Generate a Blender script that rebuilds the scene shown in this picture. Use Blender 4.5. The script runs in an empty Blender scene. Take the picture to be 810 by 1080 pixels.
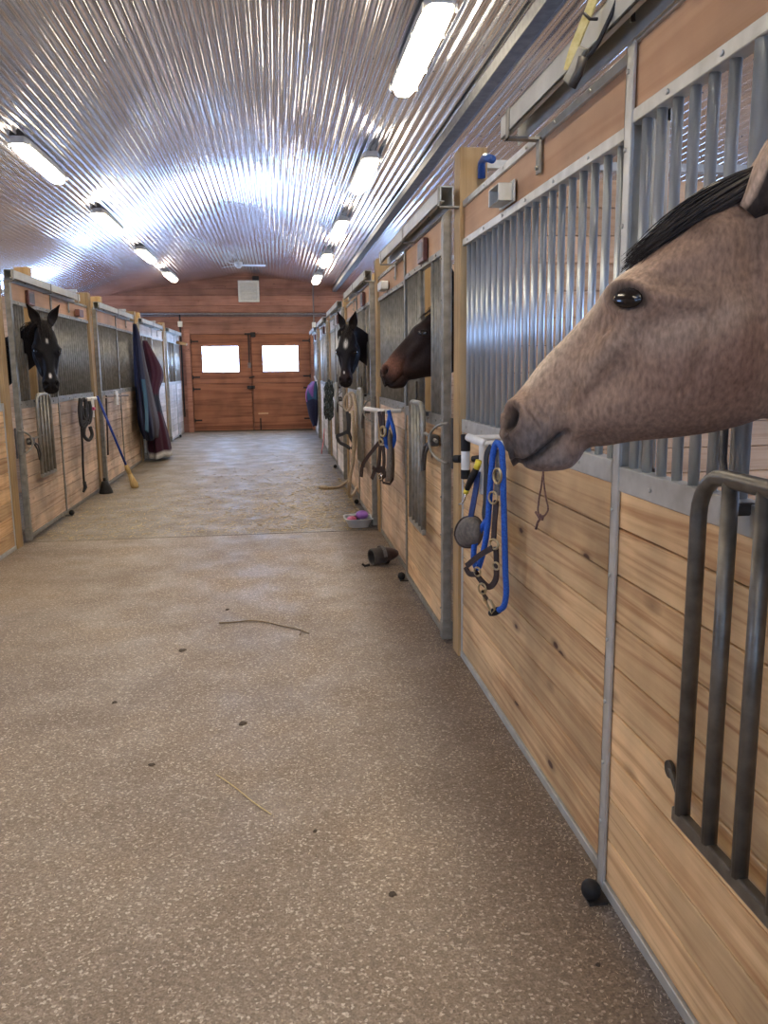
import bpy, bmesh, math, random
import numpy as np
from mathutils import Vector, Matrix
random.seed(7); np.random.seed(7)
C = bpy.context.scene.collection
PI = math.pi
# ------------------------------------------------------------------ camera numbers
CAMH = 1.6; FPX = 871.28; PITCH, YAW, ROLL = .1735, .1259, -.0116
_F = Vector((math.sin(YAW)*math.cos(PITCH), math.cos(YAW)*math.cos(PITCH), -math.sin(PITCH)))
_R = Vector((math.cos(YAW), -math.sin(YAW), 0)); _U = _R.cross(_F)
_R, _U = _R*math.cos(ROLL)+_U*math.sin(ROLL), -_R*math.sin(ROLL)+_U*math.cos(ROLL)
def at(x, y, ax, v):
    """where the sight line through a photo point meets a real plane (X, Y or Z = v)"""
    d = _F + _R*((x-405)/FPX) - _U*((y-540)/FPX)
    i = 'XYZ'.index(ax); o = Vector((0, 0, CAMH))
    return o + d*((v-o[i])/d[i])
def hang(x, y, X, phi, px, side=1, pz=450):
    """the same on an upright plane that swings out from the wall plane X by phi, about the upright through photo column px"""
    o = Vector((0, 0, CAMH)); n = Vector((math.cos(phi), side*math.sin(phi), 0)); d = _F + _R*((x-405)/FPX) - _U*((y-540)/FPX)
    return o + d*(n.dot(at(px, pz, 'X', X)-o)/n.dot(d))
XR, XL = .978, -2.413            # fronts of the stall rows
DR = .93                         # face of the sliding doors, right
APX, APZ, SLOPE = -.66, 3.99, .162
YEND, YBACK = 21.9, -5.2
def ceil_z(x): return APZ - SLOPE*abs(x-APX)

# ------------------------------------------------------------------ mesh builder
class MB:
    def __init__(s): s.v = []; s.f = []; s.r = []; s.c = []
    def add(s, vs, fs, rnd=None, col=None):
        n = len(s.v); s.v += [tuple(v) for v in vs]
        s.f += [tuple(i+n for i in f) for f in fs]
        s.r += [rnd if rnd is not None else .5]*len(fs)
        s.c += list(col) if isinstance(col, list) else [col or (1, 1, 1)]*len(vs)
        return s
    def box(s, a, b, rnd=None, col=None):
        x0, y0, z0 = [min(p, q) for p, q in zip(a, b)]; x1, y1, z1 = [max(p, q) for p, q in zip(a, b)]
        v = [(x, y, z) for x in (x0, x1) for y in (y0, y1) for z in (z0, z1)]
        return s.add(v, [(0, 1, 3, 2), (4, 6, 7, 5), (0, 4, 5, 1), (2, 3, 7, 6), (0, 2, 6, 4), (1, 5, 7, 3)], rnd, col)
    def tube(s, path, r, seg=10, closed=False, rnd=None, col=None, flat=None):
        P = [Vector(p) for p in path]; n = len(P)
        if not hasattr(r, '__len__'): r = [r]*n
        T = []
        for i in range(n):
            a = P[(i-1) % n] if (closed or i > 0) else P[i]; b = P[(i+1) % n] if (closed or i < n-1) else P[i]
            t = b-a; T.append(t.normalized() if t.length > 1e-9 else Vector((0, 0, 1)))
        ref = Vector((1, 0, 0)) if flat is None else Vector(flat)
        if abs(T[0].dot(ref)) > .95: ref = Vector((0, 1, 0))
        N = (ref - T[0]*ref.dot(T[0])).normalized(); vs = []
        for i in range(n):
            N = (N - T[i]*N.dot(T[i])).normalized(); B = T[i].cross(N)
            for k in range(seg):
                a = 2*PI*k/seg
                kk = .25 if flat is not None else 1
                vs.append(P[i] + N*(math.cos(a)*r[i]*kk) + B*(math.sin(a)*r[i]))
        fs = []
        m = n if closed else n-1
        for i in range(m):
            for k in range(seg):
                j = (i+1) % n
                fs.append((i*seg+k, i*seg+(k+1) % seg, j*seg+(k+1) % seg, j*seg+k))
        if not closed: fs += [tuple(range(seg))[::-1], tuple((n-1)*seg+k for k in range(seg))]
        return s.add(vs, fs, rnd, col)
    def cyl(s, a, b, r, seg=12, **k): return s.tube([a, b], r, seg, **k)
    def strap(s, path, w, n=(1, 0, 0), th=.004, rnd=None, col=None):
        """flat band along a path, broad side facing n"""
        P = [Vector(p) for p in path]; nn = Vector(n).normalized(); vs = []; fs = []
        for i, p in enumerate(P):
            t = (P[min(i+1, len(P)-1)]-P[max(i-1, 0)]).normalized()
            b = t.cross(nn).normalized(); q = b.cross(t).normalized()
            for sx, sy in ((-1, -1), (1, -1), (1, 1), (-1, 1)): vs.append(p + b*(sx*w/2) + q*(sy*th/2))
        for i in range(len(P)-1):
            for k in range(4): fs.append((i*4+k, i*4+(k+1) % 4, i*4+4+(k+1) % 4, i*4+4+k))
        fs += [(3, 2, 1, 0), tuple(len(vs)-4+k for k in range(4))]
        return s.add(vs, fs, rnd, col)
    def loft(s, rings, closed=True, caps=True, rnd=None, col=None):
        m = len(rings[0]); vs = [p for r in rings for p in r]; fs = []
        for i in range(len(rings)-1):
            for k in range(m if closed else m-1):
                fs.append((i*m+k, i*m+(k+1) % m, (i+1)*m+(k+1) % m, (i+1)*m+k))
        if caps and closed: fs += [tuple(range(m))[::-1], tuple((len(rings)-1)*m+k for k in range(m))]
        return s.add(vs, fs, rnd, col)
    def ball(s, c, r, seg=12, sc=(1, 1, 1), **k):
        rr = []
        for i in range(seg//2+1):
            a = PI*i/(seg//2); ra = max(math.sin(a), .02)
            rr.append([(c[0]+sc[0]*r*ra*math.cos(2*PI*j/seg), c[1]+sc[1]*r*ra*math.sin(2*PI*j/seg), c[2]-sc[2]*r*math.cos(a)) for j in range(seg)])
        return s.loft(rr, **k)
    def build(s, name, mat, parent=None, smooth=False, bev=0, origin=None, fixn=True, solid=0):
        o = Vector(origin) if origin is not None else (parent_world(parent) if parent else Vector((0, 0, 0)))
        me = bpy.data.meshes.new(name)
        me.from_pydata([tuple(Vector(v)-o) for v in s.v], [], s.f)
        if fixn:
            bm = bmesh.new(); bm.from_mesh(me); bmesh.ops.recalc_face_normals(bm, faces=bm.faces); bm.to_mesh(me); bm.free()
        at_ = me.attributes.new('rnd', 'FLOAT', 'FACE'); at_.data.foreach_set('value', s.r)
        if any(c != (1, 1, 1) for c in s.c):
            ca = me.attributes.new('col', 'FLOAT_COLOR', 'POINT')
            ca.data.foreach_set('color', [q for c in s.c for q in (c[0], c[1], c[2], 1)])
        for m in (mat if isinstance(mat, list) else [mat]): me.materials.append(m)
        if smooth: me.polygons.foreach_set('use_smooth', [True]*len(me.polygons))
        ob = bpy.data.objects.new(name, me); C.objects.link(ob)
        if parent:
            ob.parent = parent
        else: ob.location = o
        if bev:
            b = ob.modifiers.new('bevel', 'BEVEL'); b.width = bev; b.segments = 2 if bev > .004 else 1; b.limit_method = 'ANGLE'
            b.harden_normals = False
        if solid:
            q = ob.modifiers.new('solid', 'SOLIDIFY'); q.thickness = solid; q.offset = 0
        return ob
def parent_world(p):
    v = Vector(p.location)
    while p.parent: p = p.parent; v += Vector(p.location)
    return v
def thing(name, label, cat, loc=(0, 0, 0), group=None):
    o = bpy.data.objects.new(name, None); C.objects.link(o); o.location = loc; o.empty_display_size = .1
    o['label'] = label; o['category'] = cat; o['kind'] = 'thing'
    if group: o['group'] = group
    return o
def tag(o, label, cat, group=None, kind=None):
    o['label'] = label; o['category'] = cat
    if group: o['group'] = group
    o['kind'] = kind or 'thing'
    return o
def struct(o, label=None):
    o['kind'] = 'structure'
    if label: o['label'] = label
    return o

# ------------------------------------------------------------------ materials
def nodes(name):
    m = bpy.data.materials.new(name); m.use_nodes = True; nt = m.node_tree
    return m, nt, nt.nodes['Principled BSDF']
def N(nt, t, **k):
    n = nt.nodes.new(t)
    for a, b in k.items():
        if a == 'op': n.operation = b
        else: setattr(n, a, b)
    return n
def ramp(nt, stops):
    r = nt.nodes.new('ShaderNodeValToRGB'); e = r.color_ramp.elements
    while len(e) < len(stops): e.new(.5)
    for q, (p, c) in zip(e, stops):
        q.position = p; q.color = (*c, 1) if hasattr(c, '__len__') else (c, c, c, 1)
    return r
def simple(name, c1, c2=None, rough=.6, metal=0, scale=20, bump=0, stretch=(1, 1, 1), coat=0, emit=0, sheen=0, spec=None):
    m, nt, b = nodes(name); c2 = c2 or c1
    tc = N(nt, 'ShaderNodeTexCoord'); mp = N(nt, 'ShaderNodeMapping'); mp.inputs['Scale'].default_value = stretch
    nz = N(nt, 'ShaderNodeTexNoise'); nz.inputs['Scale'].default_value = scale; nz.inputs['Detail'].default_value = 5
    nt.links.new(tc.outputs['Object'], mp.inputs[0]); nt.links.new(mp.outputs[0], nz.inputs['Vector'])
    r = ramp(nt, [(.3, c1), (.7, c2)]); nt.links.new(nz.outputs['Fac'], r.inputs[0]); nt.links.new(r.outputs[0], b.inputs['Base Color'])
    b.inputs['Roughness'].default_value = rough; b.inputs['Metallic'].default_value = metal
    b.inputs['Coat Weight'].default_value = coat; b.inputs['Sheen Weight'].default_value = sheen
    if spec is not None: b.inputs['Specular IOR Level'].default_value = spec
    if bump:
        bp = N(nt, 'ShaderNodeBump'); bp.inputs['Strength'].default_value = bump; bp.inputs['Distance'].default_value = .004
        nt.links.new(nz.outputs['Fac'], bp.inputs['Height']); nt.links.new(bp.outputs[0], b.inputs['Normal'])
    if emit:
        b.inputs['Emission Color'].default_value = (*c1, 1); b.inputs['Emission Strength'].default_value = emit
    return m
def vcol(name, rough=.8, bump=.3, scale=60, sheen=.3, stretch=(1, 1, 1), var=.25, spec=.3):
    m, nt, b = nodes(name)
    a = N(nt, 'ShaderNodeAttribute', attribute_name='col')
    tc = N(nt, 'ShaderNodeTexCoord'); mp = N(nt, 'ShaderNodeMapping'); mp.inputs['Scale'].default_value = stretch
    nz = N(nt, 'ShaderNodeTexNoise'); nz.inputs['Scale'].default_value = scale; nz.inputs['Detail'].default_value = 6
    nt.links.new(tc.outputs['Object'], mp.inputs[0]); nt.links.new(mp.outputs[0], nz.inputs['Vector'])
    r = ramp(nt, [(.3, 1-var), (.7, 1+var)]); nt.links.new(nz.outputs['Fac'], r.inputs[0])
    mx = N(nt, 'ShaderNodeMix', data_type='RGBA', blend_type='MULTIPLY'); mx.inputs[0].default_value = 1
    nt.links.new(a.outputs['Color'], mx.inputs[6]); nt.links.new(r.outputs[0], mx.inputs[7]); nt.links.new(mx.outputs[2], b.inputs['Base Color'])
    b.inputs['Roughness'].default_value = rough; b.inputs['Sheen Weight'].default_value = sheen; b.inputs['Specular IOR Level'].default_value = spec
    bp = N(nt, 'ShaderNodeBump'); bp.inputs['Strength'].default_value = bump; bp.inputs['Distance'].default_value = .003
    nt.links.new(nz.outputs['Fac'], bp.inputs['Height']); nt.links.new(bp.outputs[0], b.inputs['Normal'])
    return m
def wood(name, dark, light, knot=(.09, .03, .012), run='Y', knots=1., rough=.6, vary=.35, grainy=1., dirt=.35, tone2=None):
    m, nt, b = nodes(name); L = nt.links.new
    tc = N(nt, 'ShaderNodeTexCoord'); at_ = N(nt, 'ShaderNodeAttribute', attribute_name='rnd')
    off = N(nt, 'ShaderNodeVectorMath', op='SCALE'); off.inputs[0].default_value = (13.1, 41.7, 7.3); L(at_.outputs['Fac'], off.inputs['Scale'])
    ad = N(nt, 'ShaderNodeVectorMath', op='ADD'); L(tc.outputs['Object'], ad.inputs[0]); L(off.outputs[0], ad.inputs[1])
    sc = {'Y': (14, 1.1, 30), 'X': (1.1, 14, 30), 'Z': (30, 30, 1.1)}[run]
    mp = N(nt, 'ShaderNodeVectorMath', op='MULTIPLY'); mp.inputs[1].default_value = [q*grainy for q in sc]; L(ad.outputs[0], mp.inputs[0])
    nz = N(nt, 'ShaderNodeTexNoise'); nz.inputs['Scale'].default_value = 1; nz.inputs['Detail'].default_value = 5; nz.inputs['Distortion'].default_value = 1.2
    L(mp.outputs[0], nz.inputs['Vector'])
    r = ramp(nt, [(.28, dark), (.5, [(a+2*c)/3 for a, c in zip(dark, light)]), (.75, light)]); L(nz.outputs['Fac'], r.inputs[0])
    ks = {'Y': (.01, 2.6, 6.2), 'X': (2.6, .01, 6.2), 'Z': (6, 6, 2)}[run]
    kp = N(nt, 'ShaderNodeVectorMath', op='MULTIPLY'); kp.inputs[1].default_value = ks; L(ad.outputs[0], kp.inputs[0])
    vo = N(nt, 'ShaderNodeTexVoronoi'); vo.inputs['Scale'].default_value = 1.3; L(kp.outputs[0], vo.inputs['Vector'])
    kr = ramp(nt, [(.06*knots, 1), (.08*knots, .45), (.16*knots, 0)]); L(vo.outputs['Distance'], kr.inputs[0])
    sep = N(nt, 'ShaderNodeSeparateColor'); L(vo.outputs['Color'], sep.inputs[0])
    th = N(nt, 'ShaderNodeMath', op='GREATER_THAN'); th.inputs[1].default_value = .25; L(sep.outputs[0], th.inputs[0])
    mk = N(nt, 'ShaderNodeMath', op='MULTIPLY'); L(kr.outputs[0], mk.inputs[0]); L(th.outputs[0], mk.inputs[1])
    mx = N(nt, 'ShaderNodeMix', data_type='RGBA'); L(mk.outputs[0], mx.inputs[0]); L(r.outputs[0], mx.inputs[6]); mx.inputs[7].default_value = (*knot, 1)
    # board to board tone
    hv = N(nt, 'ShaderNodeMath', op='MULTIPLY_ADD'); hv.inputs[1].default_value = vary; hv.inputs[2].default_value = 1-vary/2; L(at_.outputs['Fac'], hv.inputs[0])
    m2 = N(nt, 'ShaderNodeVectorMath', op='SCALE'); L(mx.outputs[2], m2.inputs[0]); L(hv.outputs[0], m2.inputs['Scale'])
    # dirt blotches
    dn = N(nt, 'ShaderNodeTexNoise'); dn.inputs['Scale'].default_value = 2.3; dn.inputs['Detail'].default_value = 6; L(tc.outputs['Object'], dn.inputs['Vector'])
    dr = ramp(nt, [(.35, 1-dirt), (.6, 1)]); L(dn.outputs['Fac'], dr.inputs[0])
    m3 = N(nt, 'ShaderNodeMix', data_type='RGBA', blend_type='MULTIPLY'); m3.inputs[0].default_value = 1; L(m2.outputs[0], m3.inputs[6]); L(dr.outputs[0], m3.inputs[7])
    L(m3.outputs[2], b.inputs['Base Color']); b.inputs['Roughness'].default_value = rough; b.inputs['Specular IOR Level'].default_value = .35
    bp = N(nt, 'ShaderNodeBump'); bp.inputs['Strength'].default_value = .25; bp.inputs['Distance'].default_value = .002
    L(nz.outputs['Fac'], bp.inputs['Height']); L(bp.outputs[0], b.inputs['Normal'])
    return m
def emitter(name, col, strength, mix=0):
    m, nt, b = nodes(name)
    b.inputs['Base Color'].default_value = (.8, .8, .8, 1); b.inputs['Emission Color'].default_value = (*col, 1)
    b.inputs['Emission Strength'].default_value = strength; b.inputs['Roughness'].default_value = .3
    return m

M = {}
M['pine'] = wood('pine_boards', (.45, .225, .095), (.82, .565, .30), knots=1.5, vary=.42)
M['pine_far'] = wood('weathered_pine_boards', (.50, .32, .20), (.78, .60, .44), knots=1.3, dirt=.45)
M['pine_pale'] = wood('pale_pine_boards', (.62, .55, .50), (.80, .76, .74), knots=.8, dirt=.25)
M['header'] = wood('plywood_header', (.50, .27, .14), (.62, .37, .21), knots=.5, vary=.2, grainy=.5, dirt=.25)
M['post'] = wood('timber_post', (.30, .18, .075), (.47, .315, .15), run='Z', knots=.6, dirt=.3, vary=.3)
M['part'] = wood('partition_boards', (.50, .30, .17), (.70, .49, .32), run='X', knots=.8)
M['redwood'] = wood('stained_red_brown_boards', (.25, .10, .06), (.41, .195, .13), run='X', knots=.6, dirt=.3, vary=.45, knot=(.05, .015, .008))
M['ply'] = wood('stained_plywood', (.15, .045, .02), (.37, .15, .075), run='X', knots=.1, grainy=.35, vary=.2, dirt=.3, knot=(.05, .015, .008))
M['outer'] = wood('outer_wall_boards', (.42, .27, .15), (.60, .42, .27), knots=.8)
M['galv'] = simple('galvanised_steel', (.42, .42, .39), (.58, .58, .55), rough=.45, metal=.5, scale=14, bump=.08)
M['galv_bar'] = simple('galvanised_bar', (.40, .43, .445), (.56, .60, .62), rough=.33, metal=.75, scale=25, bump=.05, stretch=(1, 1, .2))
M['galv_old'] = simple('dull_brownish_steel', (.20, .19, .155), (.33, .31, .265), rough=.5, metal=.55, scale=18, bump=.12)
M['steel_dark'] = simple('dark_steel', (.05, .048, .045), (.11, .10, .09), rough=.5, metal=.6, scale=30, bump=.1)
M['gate'] = simple('worn_gate_tube', (.10, .088, .07), (.19, .17, .14), rough=.42, metal=.6, scale=22, bump=.15)
M['rail'] = simple('door_rail_steel', (.42, .42, .38), (.55, .55, .50), rough=.5, metal=.4, scale=8, bump=.05)
M['black'] = simple('black_rubber', (.008, .008, .008), (.02, .018, .017), rough=.6, scale=30, bump=.2, spec=.25)
M['white_pvc'] = simple('white_pipe', (.62, .60, .56), (.78, .77, .74), rough=.4, scale=15)
M['blue_rope'] = simple('blue_rope', (.008, .055, .33), (.02, .13, .55), rough=.7, scale=160, bump=.6)
M['blue_strap'] = simple('navy_strap', (.012, .03, .12), (.03, .06, .2), rough=.7, scale=80, bump=.3)
M['leather'] = simple('dark_brown_leather', (.016, .008, .006), (.042, .020, .013), rough=.45, scale=40, bump=.2)
M['black_strap'] = simple('black_webbing', (.01, .01, .012), (.025, .024, .026), rough=.6, scale=90, bump=.3)
M['grey_strap'] = simple('grey_webbing', (.10, .095, .09), (.2, .19, .18), rough=.7, scale=90, bump=.3)
M['brass'] = simple('tarnished_brass', (.35, .27, .14), (.55, .45, .27), rough=.35, metal=.9, scale=30)
M['chrome'] = simple('snap_metal', (.5, .48, .44), (.65, .63, .6), rough=.25, metal=1, scale=30)
M['mitt'] = simple('grey_brown_rubber', (.075, .062, .05), (.16, .135, .11), rough=.75, scale=60, bump=.5)
M['yellow'] = simple('yellow_plastic', (.75, .55, .03), (.8, .62, .05), rough=.4)
M['yellow_strap'] = simple('yellow_webbing', (.62, .50, .16), (.78, .66, .30), rough=.7, scale=70, bump=.3)
M['plaque'] = simple('brown_name_plate', (.10, .032, .022), (.17, .06, .04), rough=.45, scale=30)
M['twine'] = simple('dark_red_cord', (.07, .028, .025), (.2, .11, .09), rough=.8, scale=140, bump=.5)
M['tan_rope'] = simple('tan_rope', (.36, .27, .17), (.58, .47, .33), rough=.8, scale=120, bump=.6)
M['pink'] = simple('pink_cord', (.65, .12, .14), (.8, .25, .25), rough=.7, scale=60)
M['chain'] = simple('dark_green_grey_chain', (.015, .022, .02), (.06, .075, .07), rough=.45, metal=.5, scale=60, bump=.3)
M['handle_blue'] = simple('blue_broom_handle', (.01, .04, .28), (.02, .07, .42), rough=.35, scale=10)
M['bristle'] = simple('yellow_straw_bristle', (.42, .27, .10), (.62, .45, .20), rough=.8, scale=90, bump=.8, stretch=(1, 1, .1))
M['tub'] = simple('milky_plastic_tub', (.42, .44, .45), (.55, .57, .58), rough=.3, scale=10)
M['purple'] = simple('purple_brush', (.25, .10, .42), (.36, .17, .55), rough=.5)
M['magenta'] = simple('pink_brush', (.48, .06, .16), (.6, .12, .24), rough=.5)
M['darkthing'] = simple('dark_brush', (.02, .015, .02), (.06, .05, .05), rough=.7)
M['boot'] = vcol('worn_boot_leather', rough=.75, bump=.5, scale=45, sheen=.2)
M['cloth'] = vcol('blanket_cloth', rough=.85, bump=.3, scale=70, sheen=.03)
M['vent'] = simple('cream_vent', (.62, .60, .52), (.70, .68, .60), rough=.5)
M['conduit'] = simple('grey_conduit', (.16, .13, .12), (.24, .20, .18), rough=.5, metal=.3)
M['iron'] = simple('black_iron', (.012, .01, .01), (.03, .025, .022), rough=.6, metal=.4)
M['fix'] = simple('lamp_housing', (.42, .41, .38), (.5, .49, .46), rough=.5)
M['fan'] = simple('white_fan', (.5, .52, .55), (.6, .62, .65), rough=.4)
M['straw'] = simple('straw', (.42, .30, .12), (.66, .52, .27), rough=.8, scale=30)
M['shaving'] = simple('wood_shavings', (.34, .26, .17), (.60, .50, .36), rough=.9, scale=30)
M['manure'] = simple('dark_debris', (.035, .026, .018), (.09, .065, .045), rough=.9, scale=60, bump=.6)
M['lamp'] = emitter('lamp_diffuser', (1, .86, .66), 16.5)
M['window'] = emitter('daylit_pane', (.36, .58, 1), 8.)
M['stallwin'] = emitter('stall_window_pane', (.34, .55, 1), 5.5)
M['eye'] = simple('dark_eye', (.006, .004, .003), (.012, .008, .006), rough=.16, coat=.15)
M['hair'] = simple('black_hair', (.008, .007, .008), (.040, .030, .026), rough=.5, scale=60, spec=.2)
M['coat_dark'] = vcol('dark_horse_coat', rough=.55, bump=.3, scale=150, sheen=.0, var=.3, stretch=(1, 1, .45), spec=.12)
M['coat'] = vcol('horse_coat', rough=.62, bump=.5, scale=150, sheen=.04, var=.32, stretch=(1, 1, .45), spec=.2)

def ceiling_mat():
    m, nt, b = nodes('corrugated_ceiling_sheet'); L = nt.links.new
    tc = N(nt, 'ShaderNodeTexCoord'); mp = N(nt, 'ShaderNodeMapping'); mp.inputs['Scale'].default_value = (1.2, .7, 1); L(tc.outputs['Object'], mp.inputs[0])
    nz = N(nt, 'ShaderNodeTexNoise'); nz.inputs['Scale'].default_value = 2.; nz.inputs['Detail'].default_value = 4; L(mp.outputs[0], nz.inputs['Vector'])
    r = ramp(nt, [(.3, (.62, .61, .63)), (.7, (.76, .75, .77))]); L(nz.outputs['Fac'], r.inputs[0]); L(r.outputs[0], b.inputs['Base Color'])
    b.inputs['Metallic'].default_value = 1; b.inputs['Roughness'].default_value = .075
    g = N(nt, 'ShaderNodeBsdfPrincipled'); g.inputs['Metallic'].default_value = .9; g.inputs['Roughness'].default_value = .27; L(r.outputs[0], g.inputs['Base Color'])
    mx = N(nt, 'ShaderNodeMixShader'); mx.inputs[0].default_value = .36; L(b.outputs[0], mx.inputs[1]); L(g.outputs[0], mx.inputs[2]); L(mx.outputs[0], nt.nodes['Material Output'].inputs[0])
    n2 = N(nt, 'ShaderNodeTexNoise'); n2.inputs['Scale'].default_value = 3; n2.inputs['Detail'].default_value = 1
    m2 = N(nt, 'ShaderNodeMapping'); m2.inputs['Scale'].default_value = (.6, 1., 1); L(tc.outputs['Object'], m2.inputs[0]); L(m2.outputs[0], n2.inputs['Vector'])
    bp = N(nt, 'ShaderNodeBump'); bp.inputs['Strength'].default_value = .3; bp.inputs['Distance'].default_value = .006; L(n2.outputs['Fac'], bp.inputs['Height']); L(bp.outputs[0], b.inputs['Normal'])
    return m
def floor_mat(name, far):
    m, nt, b = nodes(name); L = nt.links.new
    tc = N(nt, 'ShaderNodeTexCoord')
    v = N(nt, 'ShaderNodeTexVoronoi'); v.inputs['Scale'].default_value = 130; v.inputs['Randomness'].default_value = 1; L(tc.outputs['Object'], v.inputs['Vector'])
    s = N(nt, 'ShaderNodeSeparateColor'); L(v.outputs['Color'], s.inputs[0])
    if far: r1 = ramp(nt, [(.0, (.13, .105, .082)), (.6, (.20, .165, .125)), (.85, (.27, .22, .155)), (1, (.40, .33, .22))])
    else: r1 = ramp(nt, [(.0, (.165, .124, .088)), (.55, (.232, .180, .132)), (.88, (.29, .23, .175)), (.97, (.48, .41, .33))])
    L(s.outputs[0], r1.inputs[0])
    # smaller grains between the chips
    v2 = N(nt, 'ShaderNodeTexNoise'); v2.inputs['Scale'].default_value = 160; v2.inputs['Detail'].default_value = 3; L(tc.outputs['Object'], v2.inputs['Vector'])
    r2 = ramp(nt, [(.3, .70), (.7, 1.25)]); L(v2.outputs['Fac'], r2.inputs[0])
    mx = N(nt, 'ShaderNodeMix', data_type='RGBA', blend_type='MULTIPLY'); mx.inputs[0].default_value = 1; L(r1.outputs[0], mx.inputs[6]); L(r2.outputs[0], mx.inputs[7])
    # wide blotches of wear
    n3 = N(nt, 'ShaderNodeTexNoise'); n3.inputs['Scale'].default_value = 1.1 if not far else 2.2; n3.inputs['Detail'].default_value = 8; n3.inputs['Roughness'].default_value = .65; L(tc.outputs['Object'], n3.inputs['Vector'])
    r3 = ramp(nt, [(.3, (.78, .75, .74)), (.5, (1, 1, 1)), (.72, (1.15, 1.10, 1.02))]); L(n3.outputs['Fac'], r3.inputs[0])
    m2 = N(nt, 'ShaderNodeMix', data_type='RGBA', blend_type='MULTIPLY'); m2.inputs[0].default_value = 1; L(mx.outputs[2], m2.inputs[6]); L(r3.outputs[0], m2.inputs[7])
    # darker band along the right-hand stalls, edge broken up by noise
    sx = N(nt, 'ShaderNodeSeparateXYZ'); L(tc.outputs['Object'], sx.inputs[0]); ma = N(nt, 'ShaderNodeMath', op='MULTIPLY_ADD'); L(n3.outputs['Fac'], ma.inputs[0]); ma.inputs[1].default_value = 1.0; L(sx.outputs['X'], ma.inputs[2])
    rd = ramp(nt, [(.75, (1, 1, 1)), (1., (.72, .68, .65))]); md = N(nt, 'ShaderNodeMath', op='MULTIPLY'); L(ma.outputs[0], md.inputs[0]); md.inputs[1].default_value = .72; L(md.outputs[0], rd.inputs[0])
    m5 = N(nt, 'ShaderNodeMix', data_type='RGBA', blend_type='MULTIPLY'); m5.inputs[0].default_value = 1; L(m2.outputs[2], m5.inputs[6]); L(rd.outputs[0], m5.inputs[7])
    L(m5.outputs[2], b.inputs['Base Color'])
    n4 = N(nt, 'ShaderNodeTexNoise'); n4.inputs['Scale'].default_value = 3; n4.inputs['Detail'].default_value = 6; L(tc.outputs['Object'], n4.inputs['Vector'])
    r4 = ramp(nt, [(.35, .42), (.65, .68)]); L(n4.outputs['Fac'], r4.inputs[0]); L(r4.outputs[0], b.inputs['Roughness'])
    b.inputs['Specular IOR Level'].default_value = .45
    bp = N(nt, 'ShaderNodeBump'); bp.inputs['Strength'].default_value = .5; bp.inputs['Distance'].default_value = .002; L(v.outputs['Distance'], bp.inputs['Height']); L(bp.outputs[0], b.inputs['Normal'])
    return m
M['ceiling'] = ceiling_mat(); M['floor'] = floor_mat('chipped_concrete', False); M['floor_far'] = floor_mat('straw_dusted_concrete', True)

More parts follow.
